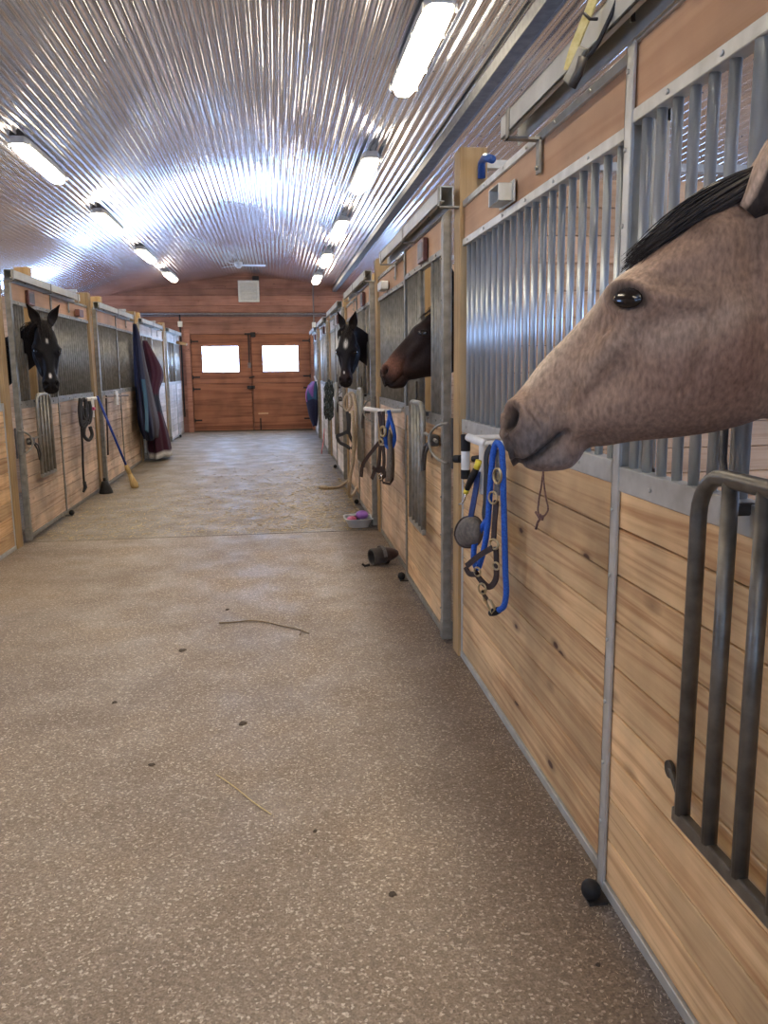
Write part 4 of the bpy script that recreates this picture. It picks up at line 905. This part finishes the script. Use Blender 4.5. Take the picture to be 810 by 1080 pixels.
for k in range(7):
    s_ = (1, 1.03, 1.0, .93, .8, .5, .05)[k]; dd = (.02, .012, -.002, -.012, -.018, -.021, -.022)[k]
    rg.append([hp(cx_+s_*(13.8*math.copysign(abs(math.cos(a))**.8, math.cos(a))), cy_-s_*16*math.sin(a)*(1 if math.sin(a) > 0 else .95)-3*math.cos(a)*s_*(math.sin(a) > 0), .895+dd) for a in [2*PI*j/28 for j in range(28)]])
b.loft(rg); b.build('pad', M['mitt'], t, smooth=True)
b = MB(); b.tube([Vector(p)+Vector((-.002, 0, 0)) for p in rg[1]], .006, 8, closed=True); b.build('rim', M['leather'], t, smooth=True)
t = thing('lead_rope', 'bright blue lead rope looped over the nearest pipe rack', 'lead rope', at(523, 470, 'X', .89))
def smooth(pts, n=6):
    K = np.array([list(p) for p in pts]); R2, d2 = catmull(K, n*len(pts)); return [Vector(r) for r in R2]
b = MB(); b.tube(smooth(PP([(513, 549), (508, 557), (502.5, 567), (499.7, 580), (500.5, 594), (503, 599), (508, 588), (512.5, 567), (514.5, 550), (516.5, 521), (518.5, 495), (521, 474), (524, 466.5), (528, 470.5), (530, 486), (531, 521), (532, 560), (533, 603), (533.5, 630), (531, 640), (525, 644)], .885)), .0125, 12); b.build('rope', M['blue_rope'], t, smooth=True)
b = MB(); b.tube(PP([(526, 643.5), (521, 645.5), (517, 647)], .885), [.015, .017, .012], 12); b.build('rope_end', M['black'], t, smooth=True)
b = MB(); b.tube(PP([(512, 632), (515, 640), (519, 647), (522, 643), (518, 634), (513, 631)], .88), .005, 8, closed=True); b.tube(PP([(509, 622), (512, 634)], .88), .008, 8); b.build('snap', M['brass'], t, smooth=True)
t = thing('halter', 'dark brown leather halter with brass buckles hanging with the blue rope', 'halter', at(520, 560, 'X', .88))
b = MB(); b.strap(smooth(PP([(523.5, 528), (522, 545), (520.5, 570)], .875)), .024, HN(), .007); b.build('cheek_strap', M['leather'], t)
b = MB(); b.strap(smooth(PP([(519, 578), (507, 585), (492, 597)], .87)), .023, HN(), .007); b.strap(smooth(PP([(491, 598), (494, 604), (503, 606)], .87)), .022, HN(), .007); b.build('nose_strap', M['leather'], t)
b = MB(); b.strap(smooth(PP([(523, 577), (523.6, 597), (522.5, 612), (516, 619), (508, 613), (501, 603)], .875)), .024, HN(), .008); b.build('throat_strap', M['leather'], t)
def ringp(c, r, X, mat, nm, tt, rr=.004, sy=1.):
    b = MB(); cc = hp(*c, X); dv = Vector((-SIDE*math.sin(PHI), math.cos(PHI), 0)); b.tube([cc+dv*(r*math.cos(a))+Vector((0, 0, r*sy*math.sin(a))) for a in [2*PI*k/20 for k in range(20)]], rr, 8, closed=True); b.build(nm, M[mat], tt, smooth=True)
ringp((520, 525), .024, .872, 'brass', 'ring', t); ringp((521, 574), .024, .872, 'brass', 'ring', t, .005, .8); ringp((503.5, 603), .018, .870, 'brass', 'ring', t); ringp((508.5, 621), .022, .870, 'brass', 'ring', t); ringp((523, 597), .018, .868, 'brass', 'buckle', t, .004, .8)
b = MB(); b.strap(PP([(508, 624), (514, 632)], .872), .02, (1, 0, 0), .006); b.build('chin_tab', M['leather'], t)
t = thing('web_strap', 'grey strap with an oval brass buckle between the blue rope strands', 'strap', at(525, 500, 'X', .89))
b = MB(); b.strap(smooth(PP([(526, 474), (526, 490), (525, 505), (524, 522)], .89)), .028, HN(), .006); b.build('webbing', M['grey_strap'], t)
b = MB(); c_ = hp(525, 502, .878); b.tube([c_+Vector((-.002-.010*math.cos(a), .018*math.cos(a), .030*math.sin(a))) for a in [2*PI*k/20 for k in range(20)]], .006, 8, closed=True); b.box(c_+Vector((-.003, -.010, -.016)), c_+Vector((.004, .010, .016))); b.build('buckle', M['brass'], t, bev=.002)
b = MB(); b.strap(smooth(PP([(518, 471), (514.5, 476), (513, 500), (512, 530), (511, 545), (513, 552)], .90)), .023, HN(), .007); tag(b.build('black_strap', M['black_strap'], origin=at(513, 500, 'X', .9)), 'narrow black strap hanging between the mitt and the blue rope', 'strap')
PHI, PIV = math.radians(8), 571
t = thing('twine_loop', 'thin dark red cord loop hanging under the tan horse muzzle', 'cord', at(571, 530, 'X', .94))
b = MB(); b.tube(smooth(PP([(573.5, 492), (571, 512), (568, 530), (567.5, 539), (570, 545), (575, 543), (578, 537), (576, 526), (573.5, 508), (573, 492)], .945)), .0032, 8); b.build('loop', M['twine'], t, smooth=True)
b = MB(); b.tube(PP([(565, 540), (568, 545), (572, 548), (573, 544)], .94), .0045, 8); b.tube(PP([(571, 545), (567, 551), (565, 558)], .94), .0045, 8); b.ball(at(569.5, 545, 'X', .94), .012, sc=(.7, 1, 1)); b.build('knot', M['twine'], t, smooth=True)
PHI, PIV = math.radians(35), 622
t = thing('ratchet_strap', 'pale yellow strap with a metal clip over the nearest door rail', 'strap', at(605, 70, 'X', .86))
b = MB(); b.strap(smooth(PP([(636, -30), (624, 5), (613, 32), (604, 55), (599, 74)], .84)), .026, HN(), .005); b.build('webbing', M['yellow_strap'], t)
b = MB(); b.strap(PP([(616, 50), (606, 72), (598, 88)], .835), .028, HN(), .018); b.build('clip', M['galv_old'], t, bev=.004)
b = MB(); b.tube(PP([(615, 60), (610, 78), (603, 92)], .828), .012, 10); b.build('clip_lever', M['steel_dark'], t, smooth=True)
b = MB(); b.tube(smooth(PP([(660, -30), (648, 8), (638, 30), (628, 50), (618, 62)], .835)), .006, 8); tag(b.build('pull_string', M['black_strap'], smooth=True, origin=at(640, 20, 'X', .84)), 'thin dark cord running down to the clip on the near rail', 'cord')
b = MB(); b.tube(PP([(667, -5), (668, 22)], .85), .006, 8); b.tube(PP([(616, 14), (622, 20), (630, 20)], .835), .004, 8); tag(b.build('cable_tie', M['iron'], smooth=True, origin=at(667, 5, 'X', .85)), 'short black tie at the top edge on the near rail', 'cord')

# ------------------------------------------------------------------ tack at the second panel
PHI, PIV = math.radians(34), 417
t = thing('pipe_rack', 'small white pipe rack left of the bay horse holding a blue rope', 'rack', at(397, 440, 'X', .92))
b = MB(); b.cyl(hp(385, 431, .90), hp(406, 434, .90), .018, 12); p_ = hp(406, 434, .90); b.cyl(p_, (.965, p_.y+.05, p_.z), .018, 12); b.cyl(hp(397, 433, .90), hp(397, 470, .90), .016, 12); b.build('pipe', M['white_pvc'], t)
t = thing('lead_rope', 'short blue rope loop left of the bay horse', 'lead rope', at(411, 455, 'X', .88))
b = MB(); b.tube(smooth(PP([(410, 433), (412, 442), (415.5, 455), (416, 464), (412.5, 472.5), (407.5, 470), (406.5, 462), (409, 449), (411, 438)], .87)), .015, 10); b.build('rope', M['blue_rope'], t, smooth=True)
t = thing('tendon_boot', 'long grey-brown leg wrap hanging below the farther blue rope', 'leg wrap', at(411, 480, 'X', .89))
b = MB(); b.loft([[hp(x_+w_*math.cos(a), y_, .89+.03*math.sin(a)) for a in [2*PI*k/14 for k in range(14)]] for x_, y_, w_ in ((410.5, 453, 1.2), (411, 462, 3.4), (412, 475, 4), (412, 490, 4.3), (411, 503, 4.8), (410, 508, 4))]); b.build('wrap', M['mitt'], t, smooth=True)
b = MB(); b.strap(PP([(402, 503), (404, 509), (411, 510.5), (415, 505)], .87), .02, (1, 0, 0), .006); b.build('band', M['leather'], t)
t = thing('halter', 'dark brown bridle bundle hanging left of the bay horse', 'halter', at(398, 490, 'X', .88))
b = MB()
for ps in ([(400, 434), (402, 450), (404, 468)], [(404, 434), (404.5, 452)], [(401, 465), (394, 474), (387, 483), (382, 492), (381, 503)], [(401, 470), (400, 485), (398, 497)], [(404, 470), (405, 485), (404, 500)], [(392, 505), (396, 496), (403, 494), (406, 500), (401, 506)], [(393, 493), (400, 497), (406, 494)]): b.strap(smooth(PP(ps, .875)), .028, HN(), .01)
b.build('straps', M['leather'], t)
ringp((404, 455), .03, .865, 'brass', 'ring', t, .010, 1.2); ringp((402, 466), .022, .865, 'brass', 'ring', t, .007); ringp((401, 503), .02, .865, 'chrome', 'ring', t, .006)
# tan rope and black bridle at the third panel
PHI, PIV = math.radians(32), 378
t = thing('lead_rope', 'tan rope coil hanging down with its end lying on the floor', 'lead rope', at(368, 430, 'X', .86))
b = MB(); b.tube(smooth(PP([(366.5, 415), (363.5, 421), (363, 428), (366, 433), (369.5, 429), (370.5, 421), (368, 415.5), (372, 414.5), (374.5, 424), (376, 440), (375.5, 458), (374, 474)], .85)), .015, 10)
f0 = [hp(373, 474, .85), hp(372, 488, .85), hp(370, 499, .85), at(366.5, 507, 'Z', .07), at(360, 512, 'Z', .025), at(352, 514.5, 'Z', .02), at(342, 514.5, 'Z', .02)]
b.tube(smooth([hp(371.5, 433, .84), hp(373, 452, .84)]+f0), .019, 10); b.build('rope', M['tan_rope'], t, smooth=True)
b = MB(); b.tube([at(345, 514.6, 'Z', .024), at(337.5, 513.8, 'Z', .024)], .024, 10); b.build('rope_end', M['tan_rope'], t, smooth=True)
t = thing('halter', 'black bridle with a triangular noseband beside the tan rope', 'halter', at(365, 460, 'X', .87))
b = MB()
for ps in ([(366, 432), (367, 445), (367, 458)], [(369, 436), (368, 455)], [(367, 455), (361, 458), (355.5, 461), (358, 466), (365, 470), (369, 473)], [(367, 452), (370, 462), (373, 468), (371, 474)]): b.strap(smooth(PP(ps, .85)), .035, HN(), .014)
b.build('straps', M['black_strap'], t)
# chain bundle
PHI, PIV = math.radians(25), 351
t = thing('chain_bundle', 'bundle of dark chain hanging on the pale right door', 'chain', at(347, 420, 'X', .88)); rnd = random.Random(3)
for k in range(34):
    y_ = 405+k*1.03; x_ = 347+3.2*math.sin(k*2.1); c = hp(x_, y_, .88-.03*math.cos(k*1.7)); a0 = rnd.uniform(0, PI); b = MB()
    b.tube([c+Vector((.0+.03*math.cos(a)*math.cos(a0), .055*math.cos(a)*math.sin(a0), .06*math.sin(a))) for a in [2*PI*j/10 for j in range(10)]], .014, 6, closed=True); b.build('link', M['chain'], t, smooth=True)
b = MB(); b.tube(PP([(345, 432), (342, 435), (343, 438), (347, 436)], .84), .012, 8); b.build('hook', M['iron'], t, smooth=True)
b = MB(); b.tube(smooth([at(342, 452, 'X', .86), at(341, 466, 'X', .84), at(339.5, 474, 'X', .8), at(339, 481, 'X', .80)]), .008, 6); tag(b.build('string', M['pink'], smooth=True, origin=at(340, 466, 'X', .85)), 'thin pink string dangling under the dark chain', 'string')

# ------------------------------------------------------------------ draped blankets: pleated closed lofts
def drape(rows, axis_y, nseg, pleat, freq, colfn, seed=0, lean=0):
    """rows: (z, half along the wall, half off the wall, centre y, centre x)"""
    rd = random.Random(seed); ph = [rd.uniform(0, 6.28) for _ in range(4)]; K, _ = catmull([np.array([r[0], 0, 0, r[1], r[2], r[3], r[4]]) for r in rows], 34); rings = []; cols = []
    for i, r in enumerate(K):
        rg = []; tt = i/(len(K)-1)
        for k in range(nseg):
            a = 2*PI*k/nseg
            m = 1+pleat*(.3+.7*tt)*(math.sin(freq*a+ph[0]+1.2*tt)+.5*math.sin((freq*2-1)*a+ph[1]-2*tt))
            zz = r[0]+(.02*math.sin(3*a+ph[2]) if i > 0 else 0)
            rg.append((r[6]+r[4]*m*math.sin(a), r[5]+r[3]*m*math.cos(a), zz)); cols.append(colfn(a, tt))
        rings.append(rg)
    b = MB(); b.loft(rings, col=cols); return b
NAVY, GREY, BURG, TEAL, BLK = (.010, .013, .042), (.07, .062, .075), (.042, .007, .019), (.05, .16, .24), (.015, .018, .03)
def c1(a, t): return GREY if math.sin(a) > .15 and math.cos(a) > -.45 and t < .93 else NAVY
# camera sees the +X side and the -Y side: cos(a) < 0 is the near side
def c1(a, t): return NAVY if math.cos(a) < -.15 and math.sin(a) < .85 else GREY
t = thing('horse_blanket', 'navy and grey horse blanket hanging from the left row post', 'blanket', (-2.3, 14.6, 1.3))
b = drape([(2.36, .05, .03, 14.55, -2.32), (2.15, .12, .06, 14.55, -2.30), (1.7, .26, .09, 14.6, -2.28), (1.1, .42, .12, 14.7, -2.24), (.6, .48, .13, 14.75, -2.20), (.42, .36, .10, 14.85, -2.2)], 0, 110, .13, 7, c1, 3)
b.build('fabric', M['cloth'], t, smooth=True)
t2 = thing('horse_blanket', 'burgundy blanket with a white bottom edge hanging behind the navy one', 'blanket', (-2.25, 15.4, 1.2))
def c2(a, t): return (.62, .60, .56) if t > .955 else (BLK if .48 < t < .62 else BURG)
b = drape([(2.12, .06, .04, 15.55, -2.32), (1.9, .18, .10, 15.6, -2.27), (1.5, .34, .16, 15.75, -2.22), (1.25, .22, .13, 15.5, -2.24), (.9, .30, .14, 15.4, -2.22), (.45, .42, .17, 15.35, -2.16), (.12, .46, .19, 15.35, -2.14), (.06, .46, .19, 15.35, -2.14)], 0, 110, .10, 6, c2, 8)
b.build('fabric', M['cloth'], t2, smooth=True)
b = MB(); b.strap(smooth([at(151, 400, 'X', -2.08), at(154, 425, 'X', -2.05), at(155, 455, 'X', -2.0)]), .07, (1, -.5, 0), .02); b.build('teal_strap', simple('teal_strap', (.03, .09, .15), rough=.8), t2)
t = thing('blanket_bag', 'purple, blue and navy blanket bundle hanging at the far right stalls', 'blanket bag', (.84, 19.3, 1.0))
def c3(a, t_): return ((.22, .09, .30) if math.sin(a*2+t_*9) > -.1 and math.sin(a) < .2 else (.03, .09, .18)) if t_ < .42 else (.018, .02, .055)
b = drape([(1.30, .10, .04, 19.2, .86), (1.2, .24, .10, 19.2, .82), (1.0, .30, .14, 19.2, .79), (.7, .30, .13, 19.2, .80), (.48, .30, .10, 19.25, .82), (.30, .16, .05, 19.1, .84)], 0, 60, .07, 4, c3, 5)
b.build('fabric', M['cloth'], t, smooth=True)
b = MB(); b.tube(smooth([Vector((.72, 19.0, 1.22)), Vector((.66, 18.95, 1.05)), Vector((.67, 19.0, .85)), Vector((.70, 19.15, 1.05)), Vector((.68, 19.3, .9))]), .016, 8); b.build('purple_cord', simple('lilac_cord', (.35, .13, .42), rough=.7), t, smooth=True)
b = MB(); b.tube([Vector((.90, 19.2, 1.30)), Vector((.86, 19.2, 1.42))], .02, 8); b.build('hanger', M['white_pvc'], t)

# ------------------------------------------------------------------ left row tack, broom, rubber cone
PHI, PIV, SIDE = math.radians(25), 84, -1
def PL(p, X=-2.32): return [hp(x, y, X) for x, y in p]
t = thing('pipe_rack', 'white pipe rack on the left wall above the broom', 'rack', at(96, 425, 'X', -2.33))
b = MB(); b.cyl(hp(91, 421, -2.33), hp(101, 420, -2.33), .02, 12); b.cyl(hp(97.5, 420, -2.32), hp(98, 440, -2.32), .02, 12); p_ = hp(92, 421, -2.33); b.cyl(p_, (-2.41, p_.y, p_.z), .016, 10); b.build('pipe', M['white_pvc'], t)
b = MB(); b.cyl(hp(98, 431, -2.31), hp(99.5, 431, -2.31), .02, 10); b.build('end_cap', M['magenta'], t)
t = thing('halter', 'black halter with a long lead hanging on the left wall', 'halter', at(91, 440, 'X', -2.32))
b = MB()
for ps in ([(84.5, 420), (84, 436), (87, 450), (90, 445), (90, 430)], [(86, 421), (85, 432), (86.5, 446), (91, 440), (92, 428), (88, 420)], [(90, 421), (91, 436), (94, 446), (96, 436), (94, 423)], [(93, 445), (89, 452), (89, 460), (94, 464), (97, 459), (95, 450)], [(86, 428), (88, 440), (92, 446)]): b.tube(smooth(PL(ps)), .021, 8)
b.build('straps', M['black_strap'], t, smooth=True)
b = MB(); b.tube(smooth(PL([(85.5, 424), (85.8, 450), (87, 470), (88, 500), (89, 512)], -2.34)), .013, 8); b.tube(PL([(89, 508), (90, 514), (88, 519)], -2.34), [.02, .024, .014], 8); b.build('lead', M['black_strap'], t, smooth=True)
t = thing('broom', 'blue-handled broom with yellow bristles leaning at the left stalls', 'broom', (-1.99, 11.68, 0))
A0, A1 = Vector((-2.335, 11.30, 1.27)), Vector((-1.985, 11.66, .0)); q = lambda s: A0+(A1-A0)*s
b = MB(); b.cyl(q(0), q(.76), .016, 12); b.build('handle', M['handle_blue'], t, smooth=True)
b = MB(); b.tube([q(.74), q(.78), q(.84)], [.022, .034, .030], 12); b.build('ferrule', M['bristle'], t, smooth=True)
b = MB(); b.tube([q(.83), q(.90), q(.96), q(1.0)], [.028, .04, .055, .05], 14); b.build('bristles', M['bristle'], t, smooth=True)
t = thing('rubber_boot_cover', 'black rubber cone lying against the foot of the left post', 'rubber cone', (-2.30, 11.25, 0))
b = MB(); b.loft([[(-2.29+r_*math.cos(a)*.9+ox, 11.22+r_*math.sin(a)*1.2, z_) for a in [2*PI*k/20 for k in range(20)]] for r_, z_, ox in ((.10, 0, 0), (.095, .02, 0), (.07, .09, -.005), (.045, .15, -.01), (.03, .16, -.01))]); b.build('cone', M['black'], t, smooth=True)
b = MB(); b.cyl((-2.30, 11.22, .14), (-2.30, 11.22, .20), .02, 10); b.build('tip', M['black'], t, smooth=True)

# ------------------------------------------------------------------ floor things
t = thing('plastic_tub', 'clear plastic tub of purple and pink brushes by the right wall', 'tub', (.78, 8.28, 0))
def rr_(hx, hy, z_, n=28):
    return [(.78+hx*math.copysign(abs(math.cos(a))**.5, math.cos(a)), 8.28+hy*math.copysign(abs(math.sin(a))**.5, math.sin(a)), z_) for a in [2*PI*k/n for k in range(n)]]
b = MB(); b.loft([rr_(.10, .13, .005), rr_(.135, .17, .085), rr_(.15, .185, .09), rr_(.15, .185, .098), rr_(.13, .165, .096), rr_(.095, .125, .012)]); b.build('tub_body', M['tub'], t, smooth=False)
def brush(label, c, r, sc, m, a=0):
    b = MB(); b.ball(c, r, 18, sc=sc); tag(b.build('grooming_brush', M[m], smooth=True, origin=c), label, 'brush')
brush('round purple brush on top in the plastic tub', (.82, 8.26, .12), .06, (1.1, 1.1, .75), 'purple')
brush('pink brush lying in the left of the plastic tub', (.71, 8.22, .09), .05, (1., 1.7, .5), 'magenta')
brush('dark brush lying in the right of the plastic tub', (.85, 8.36, .09), .045, (.9, 1.3, .6), 'darkthing')
brush('dark brush in the bottom middle of the plastic tub', (.76, 8.34, .07), .05, (1., 1.3, .6), 'darkthing')
# leather hoof boot lying on its side, opening towards the camera
t = thing('hoof_boot', 'worn black and brown hoof boot lying open on the floor', 'hoof boot', (.80, 6.6, 0))
rings = []; cols = []
ax = Vector((.93, .30, .04)).normalized(); sd = Vector((-ax.y, ax.x, 0)).normalized(); up = ax.cross(sd)*-1
if up.z < 0: up = -up
def bp_(s, r, sq=1., inner=False):
    c = Vector((.73, 6.56, .07))+ax*s; return [c+sd*(r*math.cos(a))+up*(r*sq*math.sin(a))*(1 if math.sin(a) > 0 else .9) for a in [2*PI*k/22 for k in range(22)]]
for s, r, sq, col in ((.05, .02, .8, 'i'), (.04, .055, .85, 'i'), (.0, .066, .9, 'i'), (-.012, .07, .95, 'e'), (0, .076, .95, 'e'), (.05, .078, .9, 'o'), (.09, .075, .95, 'o'), (.14, .068, .9, 'b'), (.19, .055, .85, 'b'), (.225, .035, .8, 'b'), (.235, .012, .8, 'b')):
    rings.append(bp_(s, r, sq)); cols += [{'i': (.012, .010, .009), 'e': (.07, .06, .05), 'o': (.045, .035, .03), 'b': (.05, .022, .016)}[col]]*22
rings = [[Vector((p.x, p.y, max(p.z, .001))) for p in r] for r in rings]
b = MB(); b.loft(rings, col=cols); b.build('shell', M['boot'], t, smooth=True)
b = MB(); b.strap([p+Vector((0, 0, .004)) for p in bp_(.085, .08, .95)[1:12]], .03, ax.cross(Vector((0, 0, 1))), .006); b.build('strap', M['grey_strap'], t)
b = MB(); b.tube([Vector((.70, 6.50, .02)), Vector((.66, 6.49, .015)), Vector((.64, 6.50, .03))], .010, 8); b.build('tab', M['black'], t, smooth=True)
b = MB(); b.strap([bp_(.12, .079, .95)[k]+Vector((0, 0, .002)) for k in (13, 15, 17, 19, 21)], .02, (0, -1, 0), .005); b.build('strap', M['leather'], t)
# sticks and debris
def flr(p, z=.004): return [at(x, y, 'Z', z) for x, y in p]
b = MB(); b.tube(smooth(flr([(231, 657), (247, 656), (264, 654.5), (280, 656), (297, 660), (312, 663), (326, 668)], .006)), .0045, 6); b.tube(flr([(318, 665), (316, 670)], .006), .003, 5); tag(b.build('twig', simple('twig_bark', (.16, .11, .06), (.26, .19, .11), rough=.8), smooth=True, origin=at(280, 657, 'Z', 0)), 'long thin twig lying across the middle of the aisle floor', 'twig')
b = MB(); b.tube(smooth(flr([(228, 817), (236, 822), (250, 832), (266, 845), (286, 859)], .004)), .0025, 6); tag(b.build('twig', M['straw'], smooth=True, origin=at(250, 835, 'Z', 0)), 'pale curved straw stalk on the nearer floor below the twig', 'straw stalk')
rnd = random.Random(11)
for (x, y, s, lab) in ((192, 686, .030, 'small dark grey blot of dirt left of the twig'), (121, 741, .016, 'tiny dark crumb on the left floor'), (160, 807, .016, 'small brown crumb beside the straw stalk'), (256, 763, .026, 'cluster of dark crumbs in the middle of the near floor'),
                       (414, 943, .017, 'flat brown blot on the lowest floor near the right door guide'), (332, 877, .010, 'tiny dark speck right of the straw stalk'), (240, 643, .018, 'faint dark crumb just above the twig'), (312, 566, .085, 'round dark spot right at the floor joint'), (631, 1018, .008, 'tiny dark flake near the nearest door foot')):
    c = at(x, y, 'Z', 0); pts = [(c.x+s*rnd.uniform(.6, 1.1)*math.cos(a), c.y+s*rnd.uniform(.6, 1.1)*math.sin(a)) for a in [2*PI*k/11 for k in range(11)]]
    b = MB(); hh = .002 if s > .05 else .005
    b.loft([[(p[0], p[1], .0002) for p in pts], [(c.x+(p[0]-c.x)*.7, c.y+(p[1]-c.y)*.7, hh) for p in pts]]); tag(b.build('dirt_spot', M['manure' if s < .05 else 'conduit'], origin=(c.x, c.y, 0), smooth=False), lab, 'dirt')
def litter(name, n, fn, mat, label, cat, ln, seed):
    rd = random.Random(seed); b = MB()
    for i in range(n):
        x, y = fn(rd); a = rd.uniform(0, PI); l_ = rd.uniform(*ln); w_ = rd.uniform(.0012, .003) if 'straw' in name else l_*rd.uniform(.3, .6); z_ = rd.uniform(.001, .004)
        dx, dy = math.cos(a)*l_, math.sin(a)*l_; px, py = -math.sin(a)*w_, math.cos(a)*w_; z2 = z_+rd.uniform(0, .006)
        b.add([(x-dx-px, y-dy-py, z_), (x+dx-px, y+dy-py, z2), (x+dx+px, y+dy+py, z2+.001), (x-dx+px, y-dy+py, z_+.001), (x-dx, y-dy, z_-.001), (x+dx, y+dy, z2-.001)], [(0, 1, 2, 3), (0, 4, 5, 1), (2, 5, 4, 3)], rd.random())
    tag(b.build(name, M[mat], fixn=False), label, cat, kind='stuff')
def far_fn(r):
    y = 8.1+abs(r.gauss(0, 2.6)); x = r.uniform(-2.35, .85) if r.random() < .5 else min(.86, r.gauss(.3, .45))
    return x, min(y, 20)
litter('loose_straw', 3800, far_fn, 'straw', 'loose straw scattered over the far half of the aisle floor', 'straw', (.008, .035), 1)
litter('wood_shavings', 1500, lambda r: (max(.45, .955-abs(r.gauss(0, .07))), r.uniform(1.5, 7.6)), 'shaving', 'pale wood shavings along the foot of the right stalls', 'shavings', (.001, .0035), 2)
litter('floor_chips', 2600, lambda r: (r.uniform(-2.3, .9), r.uniform(1.2, 8.)), 'shaving', 'small pale chips scattered over the near concrete floor', 'chips', (.001, .0032), 4)
EXPOSURE = 1.72

# ------------------------------------------------------------------ world, camera, view
w = bpy.data.worlds.new('world'); bpy.context.scene.world = w; w.use_nodes = True
w.node_tree.nodes['Background'].inputs[0].default_value = (.55, .70, 1, 1); w.node_tree.nodes['Background'].inputs[1].default_value = .6
cd = bpy.data.cameras.new('camera'); cam = bpy.data.objects.new('camera', cd); C.objects.link(cam)
cd.sensor_fit = 'HORIZONTAL'; cd.sensor_width = 36; cd.lens = FPX/810*36; cd.clip_start = .02
mt = Matrix((_R, _U, -_F)).transposed().to_4x4(); mt.translation = Vector((0, 0, CAMH)); cam.matrix_world = mt
sc = bpy.context.scene; sc.camera = cam
sc.view_settings.view_transform = 'Standard'; sc.view_settings.look = 'None'; sc.view_settings.gamma = 1; sc.view_settings.exposure = EXPOSURE
try: sc.view_settings.use_curve_mapping = False
except Exception: pass
sc.cycles.use_denoising = True; sc.cycles.max_bounces = 7; sc.cycles.diffuse_bounces = 4; sc.cycles.glossy_bounces = 4
sc.cycles.sample_clamp_indirect = 6; sc.cycles.caustics_reflective = True
